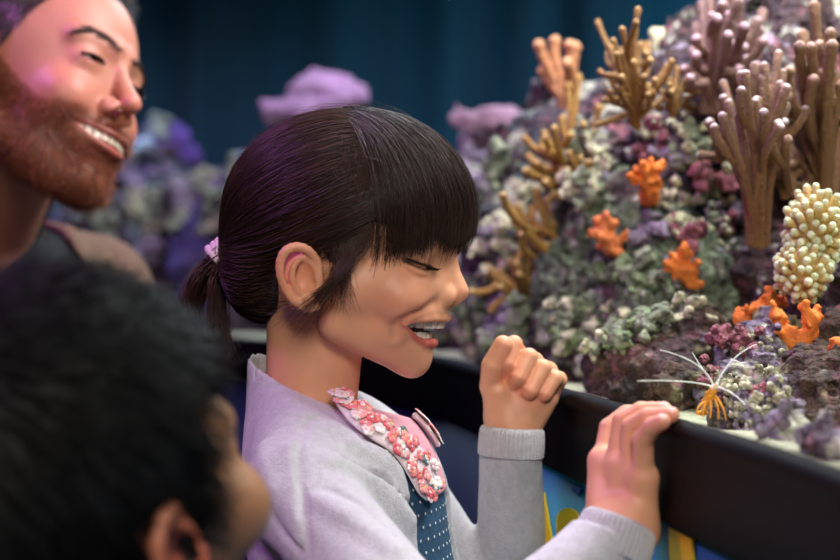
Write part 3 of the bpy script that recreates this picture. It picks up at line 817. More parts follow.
RU = [0.7, 0.8, 1.1, 1.6, 1.9, 1.8]; RL = [0.7, 1.2, 2.0, 2.9, 3.4, 3.4]
cavc = [(mouth_u[i] + mouth_l[i]) / 2 for i in range(6)]
MC = A(cavc[0][0] - 4, 0, cavc[2][2])
def cavity(p):
    d = None
    for i in range(5):
        for j in range(1):
            a_, b_ = (cavc[i] if i else cavc[0] * 0.6 + cavc[1] * 0.4), cavc[i + 1]
            r1 = max(0.6, (mouth_u[i][2] - mouth_l[i][2]) / 2 - 0.5); r2 = max(0.6, (mouth_u[i + 1][2] - mouth_l[i + 1][2]) / 2 - 0.5)
            e = cap(p, a_, b_, r1, r2)
            o1, o2 = unit(MC - a_), unit(MC - b_)
            e = np.minimum(e, cap(p, a_ + o1 * 5, b_ + o2 * 6, r1 * 1.1, r2 * 1.1))
            e = np.minimum(e, cap(p, a_ + o1 * 10, b_ + o2 * 13, r1 * 1.1, r2 * 1.2))
            d = e if d is None else smin(d, e, 1.5)
    return d
def girl_head(q):
    """q local mm -> mm distance"""
    p = q.copy(); p[:, 1] = np.abs(p[:, 1])
    d = head_base(p)
    # nose
    d = smin(d, poly(p, [hl(445.5, 250, 0), hl(449, 268, 0), hl(456.5, 291, 0)], [6.2, 6.4, 8.6], 3), 5)
    d = smin(d, sph(p, hl(444, 296, 10), 8.0), 4)
    d = smin(d, cap(p, hl(452, 300, 0), hl(440, 304, 0), 4.2, 5), 4)
    d = smax(d, -ell(p, hl(452, 305.5, 6), A(4.6, 2.8, 2.8)), 1.5)            # nostril
    d = smax(d, -poly(p, [hl(434, 293, 17.5), hl(432.5, 300, 17.5), hl(439, 306, 14)], 0.7), 3)   # wing crease
    # eyelids
    d = smin(d, ell(p, EYE, A(13.6, 14.2, 13.6)), 3.0)
    d = smax(d, -poly(p, crease, 0.5), 1.3)
    d = smax(d, -poly(p, slit, [0.5, 1.3, 1.9, 2.2, 2.5, 2.6, 2.3, 1.5, 0.6]), 0.8)
    d = smin(d, poly(p, bag, 0.9), 2.5)
    d = smax(d, -poly(p, bag2, 0.6), 3.0)
    # smile fold and cheek above it
    d = smin(d, sph(p, CHK, 13.5), 8)
    d = smax(d, -poly(p, fold, [0.2, 0.5, 0.6, 0.8, 0.9, 0.4]), 8)
    # mouth opening and lips
    d = smax(d, -cavity(p), 1.0)
    d = smin(d, poly(p, mouth_u, RU, 0.8), 2.0)
    d = smin(d, poly(p, mouth_l, RL, 0.8), 2.0)
    d = smin(d, sph(p, hl(418, 354, 0), 8.5), 6)
    # neck
    d = smin(d, cap(p, hl(318, 292, 0), A(-27, 0, -150), 36, 32), 10)
    # ear
    plate = ell(p, hl(301, 278, 70), A(15, 5.0, 22))
    plate = smin(plate, sph(p, hl(309, 300, 70), 5.2), 4)
    plate = smax(plate, -ell(p, hl(303, 279, 75.5), A(8, 6.5, 12)), 2)
    e = smin(plate, poly(p, ear_h, ear_hr, 1), 2.0)
    e = smin(e, poly(p, ear_a, ear_ar, 1), 1.8)
    e = smin(e, cap(p, hl(318, 279, 68), hl(318, 289, 68), 3.0, 3.2), 2.5)
    e = smax(e, -sph(p, hl(311, 284, 73), 3.2), 1.5)
    e = smax(e, -poly(p, [hl(308, 254, 78), hl(296, 253, 80), hl(287, 262, 82), hl(286, 278, 80)], 0.9), 1.5)
    d = smin(d, e, 3.0)
    return d

# body posture
BO = A(-0.071, 1.0, 0.925)
BR = frame(-14)
def bl(f, s, z):
    return (BO + BR @ (A(f, s, z) / 1000.0)) * 1000
# near hand (rests on the sill), mm world; far hand (fist)
Dn = 0.865
nw = W(624, 528, 0.845)
pk, rk, mk, ik = W(643, 478, 0.842), W(630, 470, 0.850), W(616, 463, 0.861), W(603, 461, 0.874)
near_fingers = [
    [pk, W(643, 440, 0.834), W(652, 427, 0.826), W(662, 422, 0.820)],
    [rk, W(632, 427, 0.850), W(648, 417, 0.842), W(671, 415, 0.834)],
    [mk, W(623, 421, 0.866), W(641, 411, 0.862), W(664, 410, 0.856)],
    [ik, W(609, 428, 0.883), W(626, 414, 0.884), W(646, 411, 0.882)]]
near_r = [[6.8, 6.3, 5.6, 5.0], [6.8, 6.4, 5.8, 5.2], [6.8, 6.4, 5.8, 5.2], [6.6, 6.2, 5.6, 5.0]]
fD = 1.05
fw = W(512, 440, fD)
far_f = [
    [W(513, 392, fD + .012), W(516, 352, fD + .010), W(514, 344, fD - .006), W(508, 364, fD - .012), W(508, 374, fD - .006)],
    [W(526, 394, fD + .012), W(534, 362, fD + .006), W(529, 357, fD - .010), W(519, 378, fD - .016), W(512, 386, fD - .008)],
    [W(538, 398, fD + .010), W(548, 371, fD + .004), W(543, 368, fD - .010), W(530, 391, fD - .016), W(522, 394, fD - .006)],
    [W(548, 402, fD + .008), W(558, 380, fD + .002), W(555, 378, fD - .009), W(545, 394, fD - .013), W(537, 398, fD - .004)]]
far_r = [[7.0, 6.8, 6.5, 6.0, 5.4], [7.2, 6.8, 6.7, 6.3, 5.8], [7.0, 6.6, 6.5, 6.2, 5.6], [6.6, 6.0, 6.0, 5.6, 5.0]]
far_thumb = [W(500, 412, fD + .000), W(491, 386, fD - .006), W(492, 366, fD - .013), W(503, 345, fD - .014)]
def girl_hands(p):
    # near hand
    a = smin(cap(p, W(637, 530, 0.848), pk, 13, 9), cap(p, W(609, 516, 0.858), ik, 13, 9), 5)
    a = smin(a, sph(p, nw, 17), 8)
    a = smin(a, cap(p, W(626, 505, 0.858), (mk + rk) / 2, 15, 9), 6)
    a = smin(a, cap(p, pk, ik, 8.0, 7.6), 6)
    a = smin(a, cap(p, W(607, 505, 0.862), W(604, 470, 0.880), 11, 8), 7)     # thumb side
    for pts, rs in zip(near_fingers, near_r):
        f = poly(p, pts, rs, 1.0)
        a = smin(a, f, 2.6)
    a = smin(a, cap(p, nw, W(550, 605, 0.82), 16.5, 21), 10)
    a = smin(a, cap(p, W(550, 605, 0.82), W(455, 690, 0.79), 21, 24), 8)
    a = smin(a, cap(p, W(455, 690, 0.79), bl(18, -96, -66), 22, 26), 8)
    # far fist
    b = cap(p, W(511, 424, fD), W(526, 396, fD + .004), 17, 19)
    b = smin(b, cap(p, W(505, 408, fD), W(512, 388, fD + .006), 15, 11), 6)
    b = smin(b, cap(p, W(500, 414, fD - .003), W(497, 392, fD - .007), 11, 10), 6)    # thenar
    b = smin(b, cap(p, W(527, 420, fD), W(546, 398, fD + .002), 14, 9.5), 6)
    b = smin(b, cap(p, W(510, 428, fD), W(512, 452, fD), 17.5, 17), 8)
    t = poly(p, far_thumb, [9.5, 8.6, 8.0, 7.2], 1.0)
    for pts, rs in zip(far_f, far_r):
        f = poly(p, pts, rs, 0.8)
        f = smin(f, sph(p, pts[1], rs[1] + 0.8), 2)
        b = smin(b, f, 1.2)
    b = smin(b, t, 1.6)
    b = smin(b, cap(p, W(512, 445, fD), W(510, 650, 1.09), 17, 24), 8)
    b = smin(b, cap(p, W(510, 650, 1.09), bl(18, 96, -66), 22, 26), 8)
    return smin(a, b, 1)
def torso(p, g):
    """p mm world, g grows it"""
    d = ell((p / 1000 - BO) @ BR * 1000, A(22, 0, -95), A(68 + g, 96 + g, 88 + g))
    q = (p / 1000 - BO) @ BR * 1000
    d = smin(d, ell(q, A(36, 0, -215), A(78 + g, 96 + g, 125 + g)), 30)
    qq = q.copy(); qq[:, 1] = np.abs(qq[:, 1])
    d = smin(d, cap(qq, A(-4, 35, -26), A(12, 90, -60), 26 + g, 28 + g), 22)
    return d
def girl_body(p):
    m = p * 1000
    n = len(p)
    d1 = np.full(n, 60.0); d2 = np.full(n, 60.0)
    i = np.nonzero((p[:, 2] > 0.83) & (p[:, 0] < 0.075))[0]
    if len(i): d1[i] = np.minimum(girl_head((p[i] - GO) @ GR * 1000), 60)
    i = np.nonzero(p[:, 2] < 0.99)[0]
    if len(i): d2[i] = np.minimum(girl_hands(m[i]), 60)
    d3 = torso(m, -12)
    q = (m / 1000 - BO) @ BR * 1000
    d3 = smin(d3, ell(q, A(8, 0, -340), A(70, 88, 80)), 25)
    return smin(smin(d1, d3, 10), d2, 3) / 1000
v, f = nets(girl_body, (-0.30, 0.70, 0.50), (0.22, 1.20, 1.11), 0.0014, 0.002)
q = (v - GO) @ GR * 1000
qa = q.copy(); qa[:, 1] = np.abs(qa[:, 1])
col = np.tile(SKIN, (len(v), 1))
head = (v[:, 2] > 0.9)
def g(c, r): return np.exp(-((np.linalg.norm(qa - c, axis=1)) / r) ** 2)
col = mix(col, RED, 0.45 * g(hl(400, 300, 40), 24))
col = mix(col, RED, 0.25 * g(hl(462, 292, 0), 10))
col = mix(col, RED, 0.4 * g(hl(290, 275, 76), 22) * (qa[:, 1] > 66))
lipd = np.minimum(poly(qa, mouth_u, RU), poly(qa, mouth_l, RL))
lu = poly(qa, mouth_u, RU); ll = poly(qa, mouth_l, RL)
col = mix(col, A(*srgb(186, 104, 88)), np.clip((0.8 - lu) / 1.2, 0, 1) * 0.7)
col = mix(col, A(*srgb(204, 84, 84)), np.clip((1.0 - ll) / 1.2, 0, 1))
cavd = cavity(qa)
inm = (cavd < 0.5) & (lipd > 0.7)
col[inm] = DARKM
sl = poly(qa, slit, 2.0)
col = mix(col, A(*srgb(90, 50, 40)), np.clip((1.0 - sl) / 1.5, 0, 1) * 0.8)
col = mix(col, A(*srgb(170, 112, 92)), 0.5 * g(hl(424, 258, 27), 10))
# hands: rosier fingers, pale nails
mm_ = v * 1000
for pts in near_fingers:
    col = mix(col, A(*srgb(224, 146, 126)), 0.55 * np.exp(-(np.linalg.norm(mm_ - pts[-1], axis=1) / 12) ** 2))
    col = mix(col, A(*srgb(222, 140, 120)), 0.4 * np.exp(-(np.linalg.norm(mm_ - pts[1], axis=1) / 8) ** 2))
    nail = pts[-1] + unit(pts[-1] - pts[-2]) * 1.0 + A(-0.5, -2.2, 4.2)
    col = mix(col, A(*srgb(236, 190, 180)), np.clip((3.4 - np.linalg.norm(mm_ - nail, axis=1)) / 1.0, 0, 1) * 0.8)
for pts in far_f + [far_thumb]:
    col = mix(col, A(*srgb(226, 140, 116)), 0.5 * np.exp(-(np.linalg.norm(mm_ - pts[-2 if len(pts) > 4 else -1], axis=1) / 10) ** 2))

girl = empty('person', (BO[0] + 0.02, BO[1], 0.0), 'laughing girl in grey cardigan and denim dress with one fist raised before the aquarium', 'person')
g_body = link('body', v, f, m_skin, girl, col)

# legs, tights and shoes (below the picture)
m_tights = mat('tights', srgb(150, 150, 170), 0.8)
def legs(p):
    q = (p - A(BO[0], BO[1], 0)) @ BR * 1000
    q[:, 1] = np.abs(q[:, 1])
    d = cap(q, A(12, 42, 560), A(14, 45, 300), 46, 33)
    d = smin(d, cap(q, A(14, 45, 300), A(4, 45, 60), 32, 22), 12)
    return d / 1000
v, f = nets(legs, (-0.25, 0.85, 0.0), (0.1, 1.15, 0.62), 0.005, 0.004)
link('tights', v, f, m_tights, girl)
for s in (-1, 1):
    def shoe(p, s=s):
        q = (p - A(BO[0], BO[1], 0)) @ BR * 1000 - A(0, 45 * s, 0)
        d = cap(q, A(-8, 0, 30), A(72, 0, 22), 30, 26)
        d = smin(d, cap(q, A(0, 0, 40), A(0, 0, 66), 29, 30), 10)
        d = smax(d, 1 - q[:, 2], 2)
        return d / 1000
    v, f = nets(shoe, (-0.2, 0.8, -0.01), (0.15, 1.2, 0.15), 0.004, 0.003)
    link('shoe', v, f, mat('shoe_leather', srgb(60, 60, 90), 0.4), girl)

# eyeballs, lashes, teeth
for s in (-1, 1):
    n = 28
    vv, ff = [], []
    th = np.linspace(0, PI, n); ph = np.linspace(0, 2 * PI, 2 * n, endpoint=False)
    gaze = unit(A(0.93, 0.05 * s, -0.30))
    a1 = unit(np.cross(gaze, A(0, 1, 0))); a2 = np.cross(gaze, a1)
    V = np.array([gaze * math.cos(t) + (a1 * math.cos(q2) + a2 * math.sin(q2)) * math.sin(t) for t in th for q2 in ph])
    F = np.array([[i * 2 * n + j, i * 2 * n + (j + 1) % (2 * n), (i + 1) * 2 * n + (j + 1) % (2 * n), (i + 1) * 2 * n + j] for i in range(n - 1) for j in range(2 * n)])
    ang = np.repeat(np.degrees(th), 2 * n)
    c = np.tile(A(*srgb(225, 215, 210)), (len(V), 1))
    c[ang < 37] = A(*srgb(44, 24, 16)); c[ang < 16] = 0.002
    o = link('eyeball', toworld(V * 11.8 + EYE * A(1, s, 1)), F, m_eye, g_body, c)
    # lashes
    paths = []
    for k in range(46):
        t = 0.4 + 7.4 * k / 45.0
        i = int(t); b0 = slit[i] * (1 - t + i) + slit[min(i + 1, 8)] * (t - i) + A(0, 0, 1.6)
        out = unit(b0 - EYE)
        tip = b0 + out * RNG.uniform(5.5, 7.5) + A(1.5, 0.12 * (k - 20), -2.0)
        mid = (b0 + tip) / 2 + A(0.6, 0, -1.2)
        paths.append([b0, (b0 + mid) / 2 + A(0, 0, -.3), mid, tip])
    pp = np.array(paths) * A(1, s, 1)
    V, F = tubes(toworld(pp.reshape(-1, 3)).reshape(pp.shape), np.array([0.34, 0.3, 0.24, 0.05]) / 1000, 4)
    link('eyelashes', V, F, mat('lash', (0.01, 0.007, 0.006), 0.5), g_body)
def tooth(p, c, r, M):
    q = np.abs((p - c) @ M) - (np.asarray(r) - 1.0)
    return np.linalg.norm(np.maximum(q, 0), axis=1) + np.minimum(q.max(1), 0) - 1.0
def teeth_row(zc, f0, n, wid, hgt, R, taper=0.0):
    out = []
    for k in range(-n, n):
        a = (k + 0.5) * wid / R
        c = A(f0 - R * (1 - math.cos(a)) * 1.05, R * math.sin(a), zc + 2.2 * (1 - math.cos(a)) * (1 if zc > -82 else 1))
        M = frame(math.degrees(a) * 0.9)
        out.append((c, A(1.8, wid * 0.45, hgt), M))
    return out
up = teeth_row(hl(440, 323.0, 0)[2] - 0.4, hl(442, 323, 0)[0], 6, 6.4, 3.5, 29)
lw = teeth_row(hl(425, 334.5, 0)[2] - 0.9, hl(430, 334, 0)[0], 6, 5.2, 3.0, 27)
for nm, rows in (('upper_teeth', up), ('lower_teeth', lw)):
    def tf(p, rows=rows):
        d = None
        for c, r, M in rows:
            e = tooth(p, c, r, M); d = e if d is None else np.minimum(d, e)
        return d
    c0 = rows[len(rows) // 2][0]
    v, f = nets(tf, c0 - A(36, 33, 9), c0 + A(8, 33, 12), 0.55, 1.0)
    link(nm, toworld(v), f, m_tooth, g_body)

# ---- hair: a close cap under many strands
HC = A(0, 0, 0)
HRX = A(89, 73, 76)       # shell of the combed hair
def shell(dirs, k=1.0):
    dirs = unit(dirs)
    return dirs / np.linalg.norm(dirs / HRX, axis=-1, keepdims=True) * (k if np.isscalar(k) else np.asarray(k)[..., None])
tie = hl(227, 254, 0)
# hairline on the near side, as planes in local (f, n): face region is cut away
hl_pts = np.array([hl(u_, v_, 60)[[0, 2]] for u_, v_ in [(262, 330), (268, 305), (278, 250), (300, 242), (322, 246), (330, 262), (338, 262), (352, 240), (372, 222), (395, 225), (440, 240), (480, 250)]])
def hairline(f):
    return np.interp(f, hl_pts[:, 0], hl_pts[:, 1])
def cap_f(q):
    p = q.copy(); p[:, 1] = np.abs(p[:, 1])
    d = ell(p, HC, HRX - 1.5)
    d = smin(d, ell(p, hl(269, 268, 0), A(31, 44, 38)), 16)          # gathered hair at the nape
    d = smin(d, cap(p, hl(256, 256, 0), tie, 15, 5), 12)
    cut = hairline(p[:, 0]) - p[:, 2]
    d = smax(d, cut * 0.8, 3)
    return d
v, f = nets(lambda p: cap_f((p - GO) @ GR * 1000) / 1000, (-0.2, 0.85, 0.93), (0.1, 1.12, 1.14), 0.003, 0.004)
hair = link('hair', v, f, m_hairbase, girl)

def slerp(a, b, t):
    a = unit(a); b = unit(b)
    om = np.arccos(np.clip((a * b).sum(-1, keepdims=True), -0.999, 0.9999))
    so = np.sin(om)
    return (np.sin((1 - t) * om) * a + np.sin(t * om) * b) / so

def strands(name, paths, r, mat_, parent, base, vary=0.35, sides=3, taper=True, tint=None):
    N, K, _ = paths.shape
    rr = np.full((N, K), r / 1000.0)
    if taper:
        rr *= np.linspace(1, 0.35, K)[None]
        rr[:, 0] *= 0.4
    V, F = tubes(paths, rr, sides)
    c = np.tile(np.asarray(base), (N, 1)) * np.exp(RNG.normal(0, vary, (N, 1)))
    if tint is not None:
        c = c + RNG.random((N, 1)) ** 2 * np.asarray(tint)[None]
    c = np.repeat(c, K * sides, axis=0)
    return link(name, V, F, mat_, parent, c)

HB = A(*srgb(42, 27, 24)); HT = A(*srgb(70, 44, 34))
# back hair: from the parting and the side hairline back to the tie
def lpx(u, v, s):
    return hl(u, v, s)
allp = []
K = 18
N = 6500
T_ = np.linspace(0, 1, K)
roots = []
while len(roots) < N:
    s = RNG.uniform(-1, 1)
    # roots anywhere behind a line running from the crown down to the temple
    a = RNG.uniform(0, 1)
    th = RNG.uniform(0, PI)      # around
    x = RNG.uniform(-80, 40); y = RNG.uniform(-72, 72); z = RNG.uniform(-40, 76)
    d0 = unit(A(x, y, z))
    p0 = shell(d0)
    lim = 14 + 10 * math.sin(min(abs(p0[1]), 70) / 22.0) + 22 * (1 - max(p0[2], 0) / 76.0)
    if p0[0] > lim: continue
    if p0[2] < hairline(np.array([p0[0]]))[0] and abs(p0[1]) > 30: continue
    roots.append(d0)
roots = np.array(roots)
# bias: many roots near the front edge, the long visible strands
side = np.sign(roots[:, 1]); side[side == 0] = 1
e = np.stack([np.full(N, tie[0]), RNG.normal(0, 3.5, N) + side * 2, np.full(N, tie[2]) + RNG.normal(0, 3, N)], 1)
P0 = shell(roots, 0.99)
path = slerp(roots[:, None, :], unit(e)[:, None, :], T_[None, :, None])
lift = RNG.uniform(-1.0, 1.8, N)
ph1 = RNG.uniform(0, 6.28, N)
path = shell(path, 1.0)
sag = np.sin(T_ * PI)[None] * (RNG.uniform(0, 12, N)[:, None]) * np.clip(np.abs(path[:, :, 1]) / 60, 0, 1)
path[:, :, 2] -= sag
def nocut(q):
    p = q.copy(); p[:, 1] = np.abs(p[:, 1])
    d = ell(p, HC, HRX - 1.5)
    d = smin(d, ell(p, hl(269, 268, 0), A(31, 44, 38)), 16)
    return smin(d, cap(p, hl(256, 256, 0), tie, 15, 5), 12)
def settle(path, off, it=3):
    N_, K_, _ = path.shape
    q = path.reshape(-1, 3).copy(); off = np.broadcast_to(off, (N_, K_)).ravel()
    for _ in range(it):
        d0 = nocut(q) - off
        gr = unit(np.stack([nocut(q + dx) - off - d0 for dx in np.eye(3) * 0.5], 1))
        q -= gr * d0[:, None]
    return q.reshape(N_, K_, 3)
# hair of the nape joins in
NN = 1500
r_ = np.stack([RNG.uniform(hl(236, 0, 0)[0], hl(282, 0, 0)[0], NN), RNG.uniform(-58, 58, NN), RNG.uniform(hl(0, 334, 0)[2], hl(0, 262, 0)[2], NN)], 1)
r_ = r_[(r_[:, 2] > hairline(r_[:, 0]) - 2) | (np.abs(r_[:, 1]) < 25)]
nn_ = len(r_)
e_ = np.stack([np.full(nn_, tie[0]), RNG.normal(0, 3.5, nn_), np.full(nn_, tie[2]) + RNG.normal(0, 3, nn_)], 1)
pn = r_[:, None] * (1 - T_[None, :, None]) + e_[:, None] * T_[None, :, None]
pn[:, :, 2] -= np.sin(T_ * PI)[None] * 8
path = np.concatenate([path, pn]); e = np.concatenate([e, e_]); lift = np.r_[lift, RNG.uniform(0, 2.5, nn_)]; ph1 = np.r_[ph1, RNG.uniform(0, 6, nn_)]
N = len(path)
path = settle(path, lift[:, None] * np.sin(np.clip(T_ * 1.5, 0, 1) * PI / 2)[None] + 0.5 * np.sin(T_[None] * 6 + ph1[:, None]) + 0.8)
endp = e * 1.0; endp[:, 0] += RNG.normal(0, 1.5, N)
wgt = np.clip((T_ - 0.78) / 0.22, 0, 1)[None, :, None] ** 1.5
path = path * (1 - wgt) + endp[:, None, :] * wgt
wob = np.cumsum(np.cumsum(RNG.normal(0, 0.09, (N, K, 3)), axis=1), axis=1) * 0.35
path += wob * np.linspace(1, 0.25, K)[None, :, None]
allp.append(path)
strands('hair_strands', toworld(allp[0].reshape(-1, 3)).reshape(allp[0].shape), 0.30, m_hairg, hair, HB, 0.30, tint=HT * 0.7)

# fringe: from the crown forwards, falling over the forehead
N = 4200; K = 20; T_ = np.linspace(0, 1, K)
y0 = RNG.uniform(-46, 46, N)
r0 = np.stack([14 + 10 * np.sin(np.minimum(np.abs(y0), 70) / 22.0) + RNG.normal(-3, 7, N), y0, np.full(N, 70.0)], 1)
a = np.clip(y0 / 46 + RNG.normal(0, 0.10, N), -1.15, 1.15)      # -1 near temple .. 1 far temple
# lower edge: front low, towards the temple
phi = a * 1.08
ex = 90 * np.cos(phi * 0.95); ey = 74 * np.sin(phi) * 1.02
front = hl(468, 247, 0)[2]; sidez = hl(392, 266, 62)[2]
ez = front + (sidez - front) * np.abs(a) ** 1.6 + 4 * np.sin(a * 9 + 1.0) + RNG.normal(0, 3.0, N) + RNG.exponential(4, N) * 0.9 - 7 * np.maximum(noise(np.stack([a * 60, a * 0, a * 0], 1), 6, 12), 0) * (np.abs(a) > .35) + 5 * noise(np.stack([a * 60, a * 0, a * 0], 1), 9, 2)
e = np.stack([ex, ey, ez], 1)
path = slerp(r0[:, None, :], e[:, None, :], T_[None, :, None])
kk = RNG.uniform(0.965, 1.015, N)[:, None] * (1 + 0.02 * np.sin(T_ * PI)[None]) * np.ones((N, K))
path = shell(path, kk)
# hang straight in the last part, clear of the brow
path[:, :, 0] += (np.clip((T_ - 0.6) / 0.4, 0, 1) ** 2 * -1.0)[None]
path += np.cumsum(np.cumsum(RNG.normal(0, 0.12, (N, K, 3)), axis=1), axis=1) * 0.4
strands('fringe', toworld(path.reshape(-1, 3)).reshape(path.shape), 0.30, m_hairg, hair, HB * 0.85, 0.34, tint=HT * 0.6)

# temple strands: from the parting down in front of the ear, loose to the jaw
N = 460; K = 20; T_ = np.linspace(0, 1, K)
P3 = np.zeros((N, K, 3))
for i in range(N):
    s = -1 if i % 4 else 1
    t = RNG.random()
    c0 = lpx(372 + RNG.normal(0, 9), 150 + 40 * t + RNG.normal(0, 6), 0)
    st = shell(A(c0[0], 40 + 26 * t, c0[2] ), 1.02)
    mid = shell(hl(352 + RNG.normal(0, 9), 232, 60), 1.0); mid[1] = 66 + RNG.normal(0, 1)
    if RNG.random() < 0.62:
        end = hl(337 + RNG.normal(0, 11), 288 + RNG.normal(0, 16), 66 + RNG.random() * 5)
        m2 = hl(343 + RNG.normal(0, 5), 262, 68 + RNG.random() * 3)
    else:
        end = hl(296 + RNG.normal(0, 14), 318 + RNG.normal(0, 9), 66 + RNG.random() * 14)
        m2 = hl(338 + RNG.normal(0, 4), 276, 72 + RNG.random() * 5)
    cp = np.array([st, mid, m2, end])
    for k, tt in enumerate(T_):
        # Catmull through the four points
        x = tt * 3; j = min(int(x), 2); y = x - j
        a0 = cp[max(j - 1, 0)]; a1 = cp[j]; a2 = cp[j + 1]; a3 = cp[min(j + 2, 3)]
        P3[i, k] = 0.5 * ((2 * a1) + (-a0 + a2) * y + (2 * a0 - 5 * a1 + 4 * a2 - a3) * y * y + (-a0 + 3 * a1 - 3 * a2 + a3) * y ** 3)
    P3[i, :, 1] *= s
for sgn in (-1, 1):
    Q3 = P3[(P3[:, 5, 1] * sgn) > 0]
    strands('temple_strands', toworld(Q3.reshape(-1, 3)).reshape(Q3.shape), 0.22, m_hairg, hair, HB * 1.3, 0.35, tint=HT * 1.5)

# flyaways along the outline
N = 170; K = 12; T_ = np.linspace(0, 1, K)
d0 = unit(np.stack([RNG.uniform(-80, 70, N), RNG.normal(0, 25, N), RNG.uniform(20, 76, N)], 1))
d1 = unit(d0 + np.stack([RNG.uniform(-0.9, -0.1, N), RNG.normal(0, .1, N), RNG.uniform(-0.4, 0.05, N)], 1))
path = slerp(d0[:, None], d1[:, None], T_[None, :, None])
path = shell(path, 1.01 + np.sin(T_ * PI)[None] * RNG.uniform(0.01, 0.07, N)[:, None])
strands('flyaway_hair', toworld(path.reshape(-1, 3)).reshape(path.shape), 0.13, m_hairg, hair, HB, 0.3)

# ponytail
N = 1700; K = 22; T_ = np.linspace(0, 1, K)
P3 = np.zeros((N, K, 3))
for i in range(N):
    lobe = RNG.random() < 0.55
    a = tie + A(RNG.normal(0, 2.5), RNG.normal(0, 6), RNG.normal(0, 4))
    if lobe:
        b = hl(205 + RNG.normal(0, 5), 262 + RNG.normal(0, 5), 0); c = hl(183 + RNG.normal(0, 7), 300 + RNG.normal(0, 8), 5); d = hl(180 + RNG.normal(0, 8), 345, 5)
    else:
        b = hl(217 + RNG.normal(0, 3), 272 + RNG.normal(0, 4), 0); c = hl(214 + RNG.normal(0, 4), 305, 0); d = hl(222 + RNG.normal(0, 5), 350 + RNG.normal(0, 6), 0)
    yy = RNG.normal(0, 9)
    a0 = tie + A(8, 0, 4)
    for k, t in enumerate(T_):
        p_ = (1 - t) ** 3 * a + 3 * (1 - t) ** 2 * t * b + 3 * (1 - t) * t * t * c + t ** 3 * d
        p_ = p_ + A(0, yy * min(t * 2.5, 1), 0)
        P3[i, k] = p_
strands('ponytail', toworld(P3.reshape(-1, 3)).reshape(P3.shape), 0.32, m_hairg, hair, HB * 1.25, 0.3, tint=A(*srgb(110, 60, 45)) * 0.6)
# scrunchie: wound bands
m_scr = mat('hair_tie', srgb(236, 206, 220), 0.65, bump=[('noise', 700, 0.4, 0.001)])
ax = unit(hl(214, 262, 0) - hl(236, 245, 0))
u1 = unit(np.cross(ax, A(0, 1, 0))); u2 = np.cross(ax, u1)
pth = []
for k in range(5):
    th = np.linspace(0, 2 * PI, 40)
    cc = tie + ax * (-6 + k * 3.2)
    tilt = RNG.normal(0, 0.18)
    pth.append([cc + (u1 * math.cos(t) * 11.0 + u2 * math.sin(t) * 13.0) + ax * math.sin(t + k) * 1.6 * (1 + tilt) for t in th])
V, F = tubes(toworld(np.array(pth).reshape(-1, 3)).reshape(5, 40, 3), 0.0031, 8)
link('hair_tie', V, F, m_scr, girl)

# ---- clothes
m_card = mat('grey_knit', srgb(196, 194, 200), 0.95, attr=True, var=(220, 0.10), sheen=0.35,
             bump=[('noise', 800, 0.7, 0.0014), ('noise', 60, 0.3, 0.0025)])
m_rib = m_card
def onsl(u, v, back):
    """point under a pixel on the plain sleeve/torso surface, pushed inwards (mm world)"""
    o_ = A(0, 0, CAMZ) * 1000; r_ = unit(A((u - 420) / FPX, 1.0, -(v - 280) / FPX)); t = 700.0
    for _ in range(50):
        p = (o_ + r_ * t)[None]
        t += smin(torso(p, 2), sleeves(p, 2)[0], 14)[0] * 0.8
    return o_ + r_ * (t + back)
def neckplane(q):
    # nape high, front low
    return q[:, 2] - (-4 - 0.52 * q[:, 0] + 0.0 * q[:, 1])
def sleeves(p, g):
    a = cap(p, bl(18, -92, -66), W(455, 690, 0.79), 33 + g, 31 + g)
    a = smin(a, cap(p, W(455, 690, 0.79), W(616, 532, 0.842), 27 + g, 21.0 + g), 14)
    b = cap(p, bl(18, 92, -66), W(510, 650, 1.09), 33 + g, 27 + g)
    b = smin(b, cap(p, W(510, 650, 1.09), W(511, 445, fD), 27 + g, 21.0 + g), 14)
    return a, b
def cuff_cut(p, c, d, off=0.0):
    return (p - c) @ unit(d) - off
cn, cnd = W(617, 531, 0.842), W(640, 470, 0.85) - W(590, 600, 0.83)
cf, cfd = W(512, 434, fD), W(513, 400, fD) - W(510, 450, fD)
folds = [([onsl(a_, b_, 3.5) for a_, b_ in ln], r_) for ln, r_ in [
    ([(350, 446), (385, 462), (416, 492)], 5), ([(330, 462), (372, 482), (410, 522)], 5), ([(318, 500), (352, 520), (392, 552)], 5.5),
    ([(372, 428), (392, 446), (404, 468)], 4), ([(264, 450), (276, 490), (298, 522)], 5), ([(290, 450), (296, 490), (300, 540)], 4)]]
gro = [([onsl(a_, b_, -0.2) for a_, b_ in ln], r_) for ln, r_ in [
    ([(330, 411), (316, 417), (305, 426)], 0.7), ([(305, 426), (299, 450), (300, 480), (306, 520), (310, 559)], 0.8), ([(258, 500), (280, 530), (300, 552)], 1.6),
    ([(342, 458), (380, 476), (412, 508)], 1.4), ([(326, 488), (362, 506), (398, 540)], 1.4), ([(366, 437), (396, 460)], 1.2)]]
